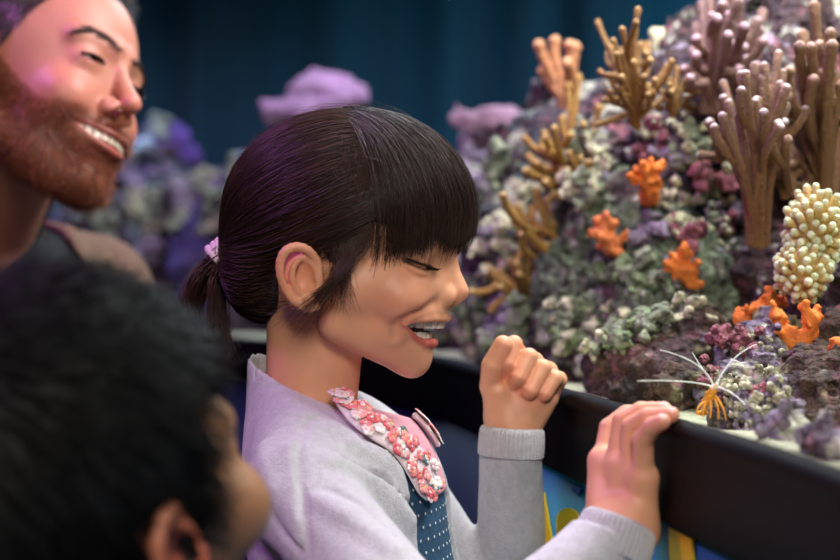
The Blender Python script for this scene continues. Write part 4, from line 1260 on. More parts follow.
def cardigan(pw):
    p = pw * 1000
    q = (pw - BO) @ BR * 1000
    t = torso(p, 3)
    t = smin(t, cap(q, A(-14, 0, -60), A(-14, 0, 10), 42, 40), 16)
    a, b = sleeves(p, 2)
    fo = noise(p, 38, 3) * 1.6 + noise(p, 16, 9) * 0.6
    a = smax(a, cuff_cut(p, cn, cnd, -3), 2); b = smax(b, cuff_cut(p, cf, cfd, -3), 2)
    t = smax(t, neckplane(q), 2)
    d = smin(smin(t, a, 14), b, 14)
    for pts_, r in folds:
        d = smin(d, poly(p, pts_, [r * 0.6, r, r * 0.5], 1), 10)
    for pts_, r in gro:
        d = smax(d, -poly(p, pts_, r), 3)
    d = d + fo
    # hollow around the neck and behind the open front
    inn = cap(q, A(-14, 0, -60), A(-14, 0, 60), 36, 36)
    d = smax(d, -inn, 1)
    # open front
    cx = -4.0
    half = np.interp(-q[:, 2], [0, 30, 80, 140, 200, 300], [44, 48, 46, 43, 42, 42])
    op = np.maximum(np.maximum(np.abs(q[:, 1] - cx) - half, 8 - q[:, 0]), -torso(p, -3))
    d = smax(d, -op, 2)
    d = np.maximum(d, -(q[:, 2] + 330))
    return d / 1000
v, f = nets(cardigan, (-0.26, 0.68, 0.55), (0.21, 1.20, 0.98), 0.0024, 0.004)
cc = np.tile(A(*srgb(196, 194, 200)), (len(v), 1))
cc *= (1 + 0.06 * noise(v * 1000, 3.0, 5) + 0.05 * noise(v * 1000, 1.8, 6))[:, None]
cc *= 1.0
card = link('cardigan', v, f, m_card, girl, cc)
# ribbed cuffs, collar band and button bands
def rib_ring(name, c, d, r0, r1, length, nribs, parent, matr):
    d = unit(d); a1 = unit(np.cross(d, A(0.2, 1, 0.3))); a2 = np.cross(d, a1)
    n = nribs * 6; K = 14
    V = []
    for k in range(K):
        t = k / (K - 1)
        edge = 1 - 0.10 * max(0, (t - 0.85) / 0.15) ** 2
        for j in range(n):
            th = 2 * PI * j / n
            r = (r0 + (r1 - r0) * t) * edge + 0.4 * math.cos(j / 6 * 2 * PI) + 0.6 * math.sin(PI * t)
            V.append(c + d * (t * length - length) + (a1 * math.cos(th) + a2 * math.sin(th)) * r)
    for j in range(n):       # turned-in edge
        th = 2 * PI * j / n
        V.append(c + d * (-2.0) + (a1 * math.cos(th) + a2 * math.sin(th)) * (r1 * 0.86))
    F = [[k * n + j, k * n + (j + 1) % n, (k + 1) * n + (j + 1) % n, (k + 1) * n + j] for k in range(K) for j in range(n)]
    return link(name, np.array(V) / 1000, np.array(F), matr, parent, np.tile(A(*srgb(192, 190, 196)), (len(V), 1)))
rib_ring('cuff', cn + unit(cnd) * 7, cnd, 24.5, 22.3, 22, 44, card, m_rib)
rib_ring('cuff', cf + unit(cfd) * 6, cfd, 24.5, 23.5, 22, 46, card, m_rib)

# dress and pink shirt
m_den = mat('denim', srgb(48, 84, 112), 0.85, attr=True, var=(300, 0.25), bump=[('noise', 1200, 0.4, 0.0008)])
def dress(pw):
    p = pw * 1000; q = (pw - BO) @ BR * 1000
    d = torso(p, -1.5)
    d = smin(d, cap(q, A(16, 0, -330), A(16, 0, -470), 92, 135), 30)
    d = smax(d, -(q[:, 2] + 500), 3)
    d = smax(d, q[:, 2] + 26 + 0.25 * q[:, 0], 3)
    d = smax(d, -(np.abs(q[:, 1] - 4) - 22 - 0 * q[:, 2]) * 1.0 if False else q[:, 2] + 10, 2)
    th = np.arctan2(q[:, 1], q[:, 0] - 16)
    d = d + 4 * np.sin(th * 13) * np.clip((-q[:, 2] - 300) / 150, 0, 1)
    return d / 1000
v, f = nets(dress, (-0.26, 0.80, 0.40), (0.12, 1.20, 0.98), 0.003, 0.006)
q = (v - BO) @ BR * 1000
cc = np.tile(A(*srgb(46, 82, 112)), (len(v), 1))
cc *= (1 + 0.25 * noise(v * 1000, 9, 5))[:, None]
dr = link('dress', v, f, m_den, girl, cc)
# white dots embroidered on the denim
def project(fn, p, n, steps=12):
    """march from p along n onto surface fn=0"""
    for _ in range(steps):
        p = p + n * fn(p[None])[0] * -1.0 if False else p - n * fn(p[None])[0]
    return p
dots_v, dots_f = [], []
cnt = 0
for iz in range(26):
    for iy in range(-7, 9):
        z = -58 - iz * 8.5; y = iy * 9 + (iz % 2) * 4.5
        p_ = BO + BR @ (A(130, y, z) / 1000); nn = BR @ A(1, 0, 0)
        for _ in range(25):
            p_ = p_ - nn * dress(p_[None])[0]
        e_ = 0.0006
        gr = A(*[dress((p_ + dx)[None])[0] - dress((p_ - dx)[None])[0] for dx in np.eye(3) * e_])
        gr = unit(gr)
        if gr @ nn < 0.2: continue
        a1 = unit(np.cross(gr, A(0, 0.2, 1))); a2 = np.cross(gr, a1)
        ring = [p_ + gr * 0.0009 + (a1 * math.cos(t) + a2 * math.sin(t)) * 0.0011 for t in np.linspace(0, 2 * PI, 8, endpoint=False)]
        base = len(dots_v); dots_v += ring + [p_ + gr * 0.0014]
        dots_f += [(base + j, base + (j + 1) % 8, base + 8) for j in range(8)]
link('dots', np.array(dots_v), dots_f, mat('white_thread', srgb(205, 215, 222), 0.8), dr)
m_tee = mat('pink_cotton', srgb(226, 160, 176), 0.9, attr=False, bump=[('noise', 1200, 0.3, 0.0008)])
def tee(pw):
    p = pw * 1000; q = (pw - BO) @ BR * 1000
    d = torso(p, 1.0)
    d = smin(d, cap(q, A(-10, 0, -60), A(-10, 0, 10), 40, 38), 12)
    d = smax(d, q[:, 2] - (-12 - 0.22 * q[:, 0]), 1.5)
    d = smax(d, -(q[:, 2] + 75), 1)
    lim = 40 - q[:, 0]
    d = smax(d, np.abs(q[:, 1] - 2) - 30 - 0.0 * q[:, 2], 2)
    return d / 1000
v, f = nets(tee, (-0.16, 0.88, 0.82), (0.06, 1.12, 0.96), 0.002, 0.003)
link('shirt', v, f, m_tee, girl)

# floral collar: two lobes lying on the chest, covered in cloth flowers
m_col = mat('collar_cloth', srgb(232, 214, 220), 0.9, bump=[('noise', 500, 0.4, 0.001)])
m_pet = mat('petals', srgb(230, 110, 120), 0.55, attr=True, sheen=0.3)
def lay(q0, lift):
    """put a local point on the cardigan/torso surface along its outward direction"""
    p_ = BO + BR @ (q0 / 1000)
    c0 = BO + BR @ (A(10, 0, -95) / 1000)
    n_ = unit(p_ - c0)
    for _ in range(20):
        p_ = p_ - n_ * (torso(p_[None] * 1000, 4.5)[0] / 1000)
    return p_ + n_ * lift, n_
def bpx(u, v, s):
    """pixel at sideways offset s (local mm of the body)"""
    ray = A((u - 420) / FPX, 1.0, -(v - 280) / FPX)
    lo = BR.T @ (A(0, 0, CAMZ) - BO); lr = BR.T @ ray
    t = (s / 1000.0 - lo[1]) / lr[1]
    return (lo + t * lr) * 1000
lobes = [
    ([bpx(338, 381, -40), bpx(352, 391, -50), bpx(370, 403, -56), bpx(388, 414, -56), bpx(404, 426, -50), bpx(417, 442, -44), bpx(428, 460, -38), bpx(440, 478, -34), bpx(448, 490, -32)],
     [5.0, 8.5, 11, 11, 11, 13, 16, 16, 10]),
    ([bpx(424, 402, 26), bpx(434, 412, 30), bpx(443, 424, 33), bpx(451, 436, 36)], [6, 9, 10, 8])]
pet_cols = [A(*srgb(238, 122, 128)), A(*srgb(246, 160, 160)), A(*srgb(250, 224, 226)), A(*srgb(226, 84, 100)), A(*srgb(248, 236, 232))]
for pts, wd in lobes:
    pts = np.array(pts); wd = np.array(wd, float)
    sp = smooth_path(np.c_[pts, wd], it=2)
    dirs = unit(np.gradient(sp[:, :3], axis=0))
    V = []; nn = len(sp); M_ = 12
    for i in range(nn):
        P_, n_ = lay(sp[i, :3], 0.0)
        dw = BR @ dirs[i]; sd = unit(np.cross(n_, dw))
        for j in range(M_):
            th = 2 * PI * j / M_
            c_ = math.cos(th); s_ = math.sin(th)
            endk = 1.0 if 0 < i < nn - 1 else 0.3
            V.append(P_ + sd * c_ * sp[i, 3] / 1000 * endk + n_ * s_ * 0.0022)
    F = [[i * M_ + j, i * M_ + (j + 1) % M_, (i + 1) * M_ + (j + 1) % M_, (i + 1) * M_ + j] for i in range(nn - 1) for j in range(M_)]
    F += [list(range(M_))[::-1], [(nn - 1) * M_ + j for j in range(M_)]]
    coll = link('collar', np.array(V), F, m_col, dr)
    # petals: each flower five round petals and a yellow heart
    PV, PF, PC = [], [], []
    L = np.r_[0, np.cumsum(np.linalg.norm(np.diff(sp[:, :3], axis=0), axis=1))]
    nfl = int(L[-1] / 1.15)
    for k in range(nfl):
        l = RNG.uniform(0, L[-1]); c3 = np.array([np.interp(l, L, sp[:, j]) for j in range(4)])
        P_, n_ = lay(c3[:3], 0.0030)
        i = min(np.searchsorted(L, l), nn - 1)
        dw = BR @ dirs[i]; sd = unit(np.cross(n_, dw))
        P_ = P_ + sd * RNG.uniform(-0.9, 0.9) * c3[3] / 1000
        col_ = pet_cols[RNG.integers(0, 5)] if RNG.random() > 0.05 else A(*srgb(90, 120, 130))
        R_ = RNG.uniform(2.6, 4.4) / 1000
        rot = RNG.uniform(0, 6)
        for pe in range(6):
            if pe < 5:
                th = rot + pe * 2 * PI / 5
                cc_ = P_ + (sd * math.cos(th) + dw * math.sin(th)) * R_ * 0.6 + n_ * RNG.uniform(0, 0.0008)
                rr_, c_ = R_ * 0.55, col_ * RNG.uniform(0.85, 1.1)
            else:
                cc_ = P_ + n_ * 0.0012; rr_, c_ = R_ * 0.28, (A(*srgb(244, 200, 90)) if RNG.random() < 0.5 else A(*srgb(250, 236, 230)))
            b0 = len(PV)
            rings = [(1.0, 0.0), (0.75, 0.35), (0.0, 0.5)]
            for rk_, hk in rings[:2]:
                for j in range(7):
                    t = 2 * PI * j / 7
                    PV.append(cc_ + (sd * math.cos(t) + dw * math.sin(t)) * rr_ * rk_ + n_ * rr_ * hk); PC.append(c_)
            PV.append(cc_ + n_ * rr_ * 0.35); PC.append(c_ * 0.85)
            for j in range(7):
                PF.append((b0 + j, b0 + (j + 1) % 7, b0 + 7 + (j + 1) % 7, b0 + 7 + j)); PF.append((b0 + 7 + j, b0 + 7 + (j + 1) % 7, b0 + 14))
    link('cloth_flowers', np.array(PV), PF, m_pet, coll, np.array(PC))
# ------------------------------------------------------------------ the man behind her
MO = A(-0.354, 1.31, 1.182)
MR = frame(-24, -4, -20)
M_EYE = A(71, 31, -2)
m_slit = [M_EYE + unit(A(math.cos(math.radians(a)), math.sin(math.radians(a)), -0.10 + 0.10 * math.cos(math.radians(a)) - 0.0 * a)) * 14.8 for a in np.linspace(-42, 62, 9)]
m_brow = [A(96, 9, 15), A(95, 22, 22), A(86, 38, 24), A(72, 50, 17)]
mmu = [A(70, 37, -57), A(83, 29, -61.5), A(94, 17, -65), A(98.5, 7, -66), A(99, 0, -66.5)]
mml = [A(69, 37, -60), A(81, 29, -70.5), A(90, 17, -77.5), A(93.5, 7, -79.5), A(94, 0, -79.5)]
def man_base(p):
    d = ell(p, A(-8, 0, 25), A(98, 77, 94))
    d = smin(d, ell(p, A(38, 0, -35), A(50, 58, 72)), 16)
    d = smin(d, cap(p, A(0, 58, -62), A(56, 18, -103), 15, 17), 16)
    d = smin(d, sph(p, A(72, 4, -105), 17), 12)
    d = smin(d, sph(p, A(64, 37, -38), 19), 18)
    d = smin(d, ell(p, A(72, 0, -70), A(24, 34, 22)), 10)
    d = smin(d, cap(p, A(84, 8, 18), A(70, 42, 18), 10, 10), 10)
    d = smax(d, -sph(p, A(102, 32, 0), 13), 8)
    return d
M_BAG = None
def man_head(q):
    p = q.copy(); p[:, 1] = np.abs(p[:, 1])
    d = man_base(p)
    d = smin(d, poly(p, [A(88, 0, 6), A(95, 0, -14), A(107, 0, -34)], [6.5, 7.0, 9.5], 3), 6)
    d = smin(d, sph(p, A(94, 13, -40), 8.5), 4)
    d = smax(d, -ell(p, A(99, 8, -46), A(6, 3.5, 4)), 2)
    d = smin(d, ell(p, M_EYE, A(15.2, 16, 15)), 6)
    d = smax(d, -poly(p, [M_EYE + unit(s_ - M_EYE) * 17 + A(0, 0, 6.0) for s_ in m_slit], 0.8), 2)
    d = smax(d, -poly(p, m_slit, [0.6, 1.5, 2.0, 2.3, 2.4, 2.3, 2.0, 1.4, 0.6]), 1)
    d = smax(d, -poly(p, [A(98, 17, -38), A(90, 30, -50), A(82, 39, -62), A(74, 40, -76)], 2.2), 7)
    for i in range(4):
        a_, b_ = (mmu[i] + mml[i]) / 2, (mmu[i + 1] + mml[i + 1]) / 2
        r1 = max(0.8, (mmu[i][2] - mml[i][2]) / 2 - 0.8); r2 = (mmu[i + 1][2] - mml[i + 1][2]) / 2 - 0.8
        cvt = np.minimum(cap(p, a_, b_, r1, r2), cap(p, a_ - A(10, 4, 0), b_ - A(12, 2, 0), r1, r2))
        d = smax(d, -cvt, 1)
    d = smin(d, poly(p, mmu, [1.6, 2.4, 2.9, 3.0, 2.6]), 2.0)
    d = smin(d, poly(p, mml, [1.6, 2.6, 3.6, 4.0, 4.0]), 2.0)
    pl = ell(p, A(-8, 77, -12), A(18, 6, 32), frame(20))
    pl = smax(pl, -ell(p, A(-3, 84, -12), A(9, 6, 18)), 3)
    d = smin(d, pl, 4)
    return d
MBO = P(-20, 236, 1.47)
MBR = frame(-38)
neck_top = (MO + MR @ (A(-22, 0, -40) / 1000)) * 1000
def mb(f, s, z): return MBO * 1000 + MBR @ A(f, s, z)
def man_body(p):
    m = p * 1000
    d = np.full(len(p), 80.0)
    i = np.nonzero(p[:, 2] > 0.95)[0]
    if len(i): d[i] = np.minimum(man_head((p[i] - MO) @ MR * 1000), 80)
    d = smin(d, cap(m, neck_top, mb(-10, 0, 0), 54, 58), 14)
    d = smin(d, cap(m, mb(-10, 0, -20), mb(0, 150, -50), 42, 38), 30)
    d = smin(d, cap(m, mb(-10, 0, -20), mb(0, -150, -50), 42, 38), 30)
    d = smin(d, ell((m - MBO * 1000) @ MBR, A(0, 0, -190), A(95, 150, 190)), 30)
    for s in (-1, 1):
        d = smin(d, cap(m, mb(0, 165 * s, -55), mb(10, 190 * s, -330), 42, 36), 15)
        d = smin(d, cap(m, mb(10, 190 * s, -330), mb(190, 130 * s, -520), 34, 26), 8)
        d = smin(d, cap(m, mb(190, 130 * s, -520), mb(265, 110 * s, -560), 26, 12), 8)
    d = smin(d, ell((m - MBO * 1000) @ MBR, A(0, 0, -440), A(105, 145, 150)), 30)
    return d / 1000
v, f = nets(man_body, (-0.95, 0.95, 0.36), (0.05, 1.85, 1.35), 0.0028, 0.004)
q = (v - MO) @ MR * 1000; qa = q.copy(); qa[:, 1] = np.abs(qa[:, 1])
MSK = A(*srgb(184, 124, 98))
col = np.tile(MSK, (len(v), 1))
def g(c, r): return np.exp(-((np.linalg.norm(qa - c, axis=1)) / r) ** 2)
col = mix(col, A(*srgb(206, 120, 100)), 0.5 * g(A(80, 44, -38), 22))
col = mix(col, A(*srgb(206, 116, 96)), 0.6 * g(A(112, 0, -40), 16))
col = mix(col, A(*srgb(206, 110, 90)), 0.7 * g(A(-8, 84, -10), 26))
ld = np.minimum(poly(qa, mmu, [1.6, 2.4, 2.9, 3.0, 2.6]), poly(qa, mml, [1.6, 2.6, 3.6, 4.0, 4.0]))
col = mix(col, A(*srgb(190, 100, 92)), np.clip((1.5 - ld) / 1.5, 0, 1))
inn = (np.minimum(poly(qa, [(a_ + b_) / 2 - A(5, 2, 0) for a_, b_ in zip(mmu, mml)], 6), 9) < 0) & (ld > 0.8) & (q[:, 2] < -62) & (q[:, 2] > -80)
col[inn] = A(*srgb(60, 22, 20))
BEARD = A(*srgb(118, 60, 34))
def beard_w(qa):
    x, y, z = qa[:, 0], qa[:, 1], qa[:, 2]
    line = 3.0 * noise(qa, 7, 5) + np.interp(x, [-12, 5, 25, 45, 62, 78, 90, 110], [14, 2, -22, -40, -48, -48, -48, -47])
    w_ = np.clip((line - z) / 5, 0, 1) * np.clip((x + 10) / 8, 0, 1) * np.clip((z + 128) / 10, 0, 1)
    mo = np.clip((3.0 - poly(qa, [(a_ + b_) / 2 for a_, b_ in zip(mmu, mml)], [0.5, 2.4, 3.4, 3.8, 3.8])) / 3, 0, 1)
    dimple = np.exp(-((x - 96) ** 2 + (z + 85) ** 2 + y ** 2) / 60)
    must = np.clip((5.5 - poly(qa, [A(101, 4, -57), A(97, 14, -56), A(85, 27, -55), A(74, 38, -57)], 1.5)) / 2.5, 0, 1)
    w_ = w_ * (1 - mo) * (1 - 0.6 * dimple)
    return np.maximum(w_, must * np.clip((poly(qa, mmu, 2.0) - 0.2) / 1.5, 0, 1))
near = q[:, 2] > -150
bw = np.where(near, beard_w(qa), 0)
col = mix(col, BEARD, bw * 0.75)
hw0 = np.clip((qa[:, 2] - np.interp(qa[:, 0], [-100, -30, -5, 10, 30, 45, 60, 75], [-70, -50, -8, -4, 22, 46, 66, 74])) / 4, 0, 1) * near
col = mix(col, A(*srgb(40, 28, 24)), hw0 * 0.9 * (ell(qa, A(-8, 80, -12), A(24, 16, 36)) > 0))
man = empty('person', (MBO[0], MBO[1], 0.0), 'bearded man in a black shirt and brown jacket, smiling behind the girl', 'person')
mbody = link('body', v, f, mat('man_skin', MSK, 0.5, attr=True, sss=0.2, bump=[('noise', 700, 0.15, 0.001)], var=(50, 0.06)), man, col)
# surface hair roots with normals
def roots_from(v, wsel, n, fn):
    pr = wsel / wsel.sum()
    idx = RNG.choice(len(v), n, p=pr)
    r = v[idx] + RNG.normal(0, 0.0008, (n, 3))
    e = 0.0008
    d0 = fn(r)
    gr = unit(np.stack([fn(r + dx) - d0 for dx in np.eye(3) * e], 1))
    r = r - gr * d0[:, None]
    return r, gr
def short_hair(name, r, n_, ddir, L, K, rad, m_, parent, base, vary, tint, lean=0.7, wob=0.15):
    N_ = len(r)
    T = np.linspace(0, 1, K)
    L = np.broadcast_to(L, (N_,))
    tang = unit(ddir - n_ * (ddir * n_).sum(1, keepdims=True))
    D_ = unit(n_ * (1 - lean) + tang * lean)
    pth = r[:, None] + (n_[:, None] * 0.35 * np.sin(T * 2.2)[None, :, None] * (1 - lean) + D_[:, None] * T[None, :, None]) * L[:, None, None]
    pth += np.cumsum(RNG.normal(0, 1, (N_, K, 3)), axis=1) * (L[:, None, None] * wob / K)
    return strands(name, pth, rad, m_, parent, base, vary, tint=tint)
MBODYF = man_body
m_beard = mat('beard_hair', BEARD, 0.5, attr=True)
r, n_ = roots_from(v, bw * (ld > 1.5) + 1e-12, 9000, MBODYF)
ql = (r - MO) @ MR * 1000
down = np.tile(MR @ A(0.25, 0, -1), (len(r), 1)) + (RNG.normal(0, 0.35, (len(r), 3)))
Lb = np.where(ql[:, 2] < -85, 0.010, 0.008) * RNG.uniform(0.6, 1.2, len(r))
Lb = np.where((ql[:, 2] > -66) & (ql[:, 0] > 70), 0.009, Lb)
short_hair('beard', r, n_, down, Lb, 6, 0.26, m_beard, mbody, BEARD * 1.0, 0.35, BEARD * 1.2, 0.62, 0.5)
# brows
b2 = [b_ * A(0, 1, 1) for b_ in m_brow]
bwm = np.exp(-(np.maximum(poly(qa * A(0, 1, 1), b2, [1.2, 2.2, 2.2, 1.0]), 0) / 0.9) ** 2) * near * (qa[:, 0] > 50)
r, n_ = roots_from(v, bwm + 1e-12, 600, MBODYF)
ql = (r - MO) @ MR * 1000
dd = np.stack([-0.5 * np.ones(len(r)), np.sign(ql[:, 1]), 0.25 - 0.02 * (np.abs(ql[:, 1]) - 15)], 1) @ MR.T
short_hair('eyebrows', r, n_, dd + RNG.normal(0, .1, dd.shape), 0.008 * RNG.uniform(.6, 1.1, len(r)), 5, 0.24, m_beard, mbody, A(*srgb(62, 36, 26)), .2, None, 0.85)
# scalp hair
x, y, z = qa[:, 0], qa[:, 1], qa[:, 2]
hw = np.clip((z - np.interp(x, [-100, -30, -5, 10, 30, 45, 60, 75], [-70, -50, -8, -4, 22, 46, 66, 74])) / 4, 0, 1) * near * np.clip((qa[:, 2] + 80) / 5, 0, 1)
hw *= (ell(qa, A(-8, 80, -12), A(24, 16, 36)) > 0)
m_dark = mat('dark_hair', srgb(40, 28, 24), 0.42, attr=True)
r, n_ = roots_from(v, hw + 1e-12, 9000, MBODYF)
ql = (r - MO) @ MR * 1000
dd = np.where((ql[:, 2] > 55)[:, None], MR @ A(-0.6, 0.5, 0.5), MR @ A(-0.6, 0, -1.0)) + RNG.normal(0, .15, (len(r), 3))
Ls = np.where(ql[:, 2] > 55, 0.034, 0.012) * RNG.uniform(.7, 1.1, len(r))
short_hair('hair', r, n_, dd, Ls, 7, 0.5, m_dark, mbody, A(*srgb(34, 22, 18)), .25, A(*srgb(60, 38, 28)) * .3, 0.72)
# eyes and teeth
for s in (-1, 1):
    pp = []
    for k in range(40):
        t = 0.3 + 7.4 * k / 39.0; i = int(t)
        b0 = m_slit[i] * (1 - t + i) + m_slit[min(i + 1, 8)] * (t - i) + A(0, 0, 2.0); o2 = unit(b0 - M_EYE)
        pp.append([b0 - o2 * 1.0, b0 + o2 * 2.5 + A(0, 0, -.6), b0 + o2 * 5.5 + A(0, 0, -1.8)])
    pp = np.array(pp) * A(1, s, 1)
    V, F = tubes(toworld(pp.reshape(-1, 3), MO, MR).reshape(pp.shape), np.array([0.5, 0.4, 0.1]) / 1000, 4)
    link('eyelashes', V, F, mat('lash', (0.01, 0.007, 0.006), 0.5), mbody)
for s in (-1, 1):
    th = np.linspace(0, PI, 20); ph = np.linspace(0, 2 * PI, 32, endpoint=False)
    gz = unit(A(0.9, 0.1, -0.12)); a1 = unit(np.cross(gz, A(0, 0, 1))); a2 = np.cross(gz, a1)
    V = np.array([gz * math.cos(t) + (a1 * math.cos(u_) + a2 * math.sin(u_)) * math.sin(t) for t in th for u_ in ph])
    F = np.array([[i * 32 + j, i * 32 + (j + 1) % 32, (i + 1) * 32 + (j + 1) % 32, (i + 1) * 32 + j] for i in range(19) for j in range(32)])
    an = np.repeat(np.degrees(th), 32); c = np.tile(A(*srgb(225, 215, 210)), (len(V), 1)); c[an < 30] = A(*srgb(60, 46, 38)); c[an < 13] = 0.002
    link('eyeball', toworld(V * 13.4 + M_EYE * A(1, s, 1), MO, MR), F, m_eye, mbody, c)
rows = teeth_row(-69.5, 95.5, 5, 7.6, 5.0, 33)
def tf2(p):
    d = None
    for c, r_, M in rows:
        e_ = tooth(p, c, r_, M); d = e_ if d is None else np.minimum(d, e_)
    return d
vt, ft = nets(tf2, A(55, -40, -80), A(105, 40, -58), 0.8, 1.0)
link('upper_teeth', toworld(vt, MO, MR), ft, mat('man_teeth', srgb(236, 222, 196), 0.3, sss=0.1), mbody)
# shirt, jacket, trousers
def man_torso(m, g):
    q = (m - MBO * 1000) @ MBR
    d = cap(q, A(-10, 0, -40), A(0, 150, -52), 52 + g, 46 + g)
    d = smin(d, cap(q, A(-10, 0, -40), A(0, -150, -52), 52 + g, 46 + g), 20)
    d = smin(d, ell(q, A(0, 0, -190), A(98 + g, 152 + g, 190 + g)), 30)
    d = smin(d, ell(q, A(0, 0, -430), A(108 + g, 148 + g, 150 + g)), 30)
    return d, q
def shirt(p):
    m = p * 1000
    d, q = man_torso(m, 5)
    d = smin(d, cap(m, mb(-10, 0, 0) + (neck_top - mb(-10, 0, 0)) * 0.0, mb(-10, 0, 0) + (neck_top - mb(-10, 0, 0)) * 0.28, 64, 61), 14)
    ax_ = unit(neck_top - mb(-10, 0, 0) + A(-60, 0, 0))
    d = smax(d, ((m - mb(-10, 0, 0)) @ ax_) - 34, 2)
    d = smax(d, -(q[:, 2] + 500), 2)
    d = smax(d, -cap(m, mb(-10, 0, 0), neck_top, 58, 57), 1)
    return (d + noise(m, 60, 4) * 3) / 1000
v, f = nets(shirt, (-0.95, 1.0, 0.4), (0.1, 1.85, 1.25), 0.005, 0.008)
link('shirt', v, f, mat('black_cotton', srgb(20, 20, 24), 0.9, bump=[('noise', 500, 0.3, 0.001)]), man)
def jacket(p):
    m = p * 1000
    d, q = man_torso(m, 13)
    for s in (-1, 1):
        d = smin(d, cap(q, A(0, 165 * s, -60), A(10, 190 * s, -330), 54, 46), 15)
        d = smin(d, cap(q, A(10, 190 * s, -330), A(180, 134 * s, -510), 46, 38), 10)
    # rolled collar on the far shoulder and round the neck
    d = smin(d, poly(q, [A(60, 92, -52), A(18, 96, -2), A(-50, 70, 22), A(-86, 0, 30), A(-50, -70, 22), A(18, -96, -2), A(60, -92, -52)], 15, 6), 8)
    op = np.maximum(np.abs(q[:, 1]) - 85 - 0.1 * np.abs(q[:, 2]), -20 - q[:, 0])
    d = smax(d, -op, 3)
    d = smax(d, -man_torso(m, 6)[0], 1)
    d = smax(d, -cap(q, A(-10, 0, -100), A(-10, 0, 80), 76, 74), 4)
    d = smax(d, -(q[:, 2] + 520), 2)
    return (d + noise(m, 50, 8) * 3) / 1000
v, f = nets(jacket, (-1.0, 0.9, 0.4), (0.15, 1.9, 1.3), 0.005, 0.008)
link('jacket', v, f, mat('brown_cloth', srgb(112, 86, 66), 0.85, bump=[('noise', 400, 0.4, 0.001)], var=(20, .15)), man)
def trousers(p):
    m = p * 1000; q = (m - MBO * 1000) @ MBR
    zf = -MBO[2] * 1000
    d = ell(q, A(0, 0, -520), A(115, 150, 110))
    for s in (-1, 1):
        d = smin(d, cap(q, A(0, 75 * s, -560), A(330, 110 * s, -700 if s < 0 else -700), 82, 62), 20)
        d = smin(d, cap(q, A(330, 110 * s, -700), A(300, 110 * s, zf + 70), 60, 50), 12)
    d = smin(d, cap(q, A(0, 70, -560), A(0, 70, -600), 90, 80), 20)
    return (d + noise(m, 60, 8) * 3) / 1000
v, f = nets(trousers, (-1.0, 0.80, 0.0), (0.25, 1.95, 0.8), 0.008, 0.01)
link('trousers', v, f, mat('dark_denim', srgb(34, 38, 52), 0.85), man)
for s in (-1, 1):
    def boot(p, s=s):
        q = (p - A(MBO[0], MBO[1], 0)) @ MBR * 1000
        d = cap(q, A(290, 110 * s, 46), A(400, 112 * s, 34), 44, 36)
        return smax(d, 1 - q[:, 2], 3) / 1000
    v, f = nets(boot, (-0.6, 0.8, -0.02), (0.25, 1.75, 0.2), 0.006, 0.005)
    link('shoe', v, f, mat('boot_leather', srgb(46, 34, 28), 0.45), man)
# the low stool he sits on
# ------------------------------------------------------------------ the boy in the foreground
KO = A(-0.164, 0.657, 0.895)
KR = frame(50, -22, 0)
def kid_head(q):
    p = q.copy(); p[:, 1] = np.abs(p[:, 1])
    d = ell(p, A(-6, 0, 26), A(86, 71, 80))
    d = smin(d, ell(p, A(38, 0, -22), A(46, 56, 54)), 14)
    d = smin(d, cap(p, A(4, 50, -50), A(56, 12, -82), 14, 14), 16)
    d = smin(d, sph(p, A(58, 36, -30), 22), 12)
    d = smin(d, cap(p, A(76, 8, 16), A(64, 38, 14), 10, 11), 12)
    d = smax(d, -sph(p, A(92, 30, 0), 11), 8)
    d = smin(d, poly(p, [A(80, 0, 2), A(84, 0, -12), A(93, 0, -30)], [6, 6, 8], 3), 5)
    d = smin(d, sph(p, A(82, 9, -34), 7), 4)
    d = smin(d, ell(p, A(64, 28, 0), A(14, 15, 14)), 4)
    d = smin(d, ell(p, A(66, 0, -56), A(19, 26, 17)), 8)
    d = smin(d, poly(p, [A(68, 24, -52), A(82, 10, -55), A(86, 0, -55)], [1.5, 3, 3.4]), 3)
    d = smin(d, poly(p, [A(68, 24, -55), A(80, 10, -60), A(83, 0, -61)], [1.5, 3.2, 3.8]), 3)
    d = smin(d, cap(p, A(-14, 0, -40), A(-34, 0, -130), 38, 38), 12)
    F_ = frame(28)
    pl = ell(p, A(-6, 72, -18), A(16, 5.0, 27), F_)
    pl = smin(pl, sph(p, A(-4, 70, -40), 6.5), 4)
    pl = smin(pl, poly(p, [A(4, 71, -6), A(0, 76, 6), A(-10, 82, 8), A(-19, 84, 0), A(-21, 84, -14), A(-16, 80, -30), A(-8, 74, -42)], 3.2, 1), 2)
    pl = smax(pl, -ell(p, A(-2, 77, -16), A(8, 6, 13)), 2)
    return smin(d, pl, 3)
KBO = A(KO[0] - 0.03, KO[1] - 0.02, 0)
KBR = frame(45)
def kid_body(p):
    m = p * 1000
    d = np.full(len(p), 80.0)
    i = np.nonzero(p[:, 2] > 0.70)[0]
    if len(i): d[i] = np.minimum(kid_head((p[i] - KO) @ KR * 1000), 80)
    q = (p - KBO) @ KBR * 1000; q[:, 1] = np.abs(q[:, 1])
    d = smin(d, ell(q, A(0, 0, 640), A(62, 92, 130)), 15)
    d = smin(d, cap(q, A(-4, 30, 742), A(0, 88, 720), 26, 28), 15)
    d = smin(d, cap(q, A(0, 92, 718), A(10, 118, 560), 24, 20), 10)
    d = smin(d, cap(q, A(10, 118, 560), A(90, 110, 470), 19, 14), 6)
    d = smin(d, cap(q, A(90, 110, 470), A(115, 106, 440), 14, 8), 6)
    return d / 1000
v, f = nets(kid_body, (-0.40, 0.46, 0.42), (0.0, 0.86, 1.03), 0.0028, 0.004)
q = (v - KO) @ KR * 1000; qa = q.copy(); qa[:, 1] = np.abs(qa[:, 1])
KSK = A(*srgb(164, 116, 84))
col = np.tile(KSK, (len(v), 1))
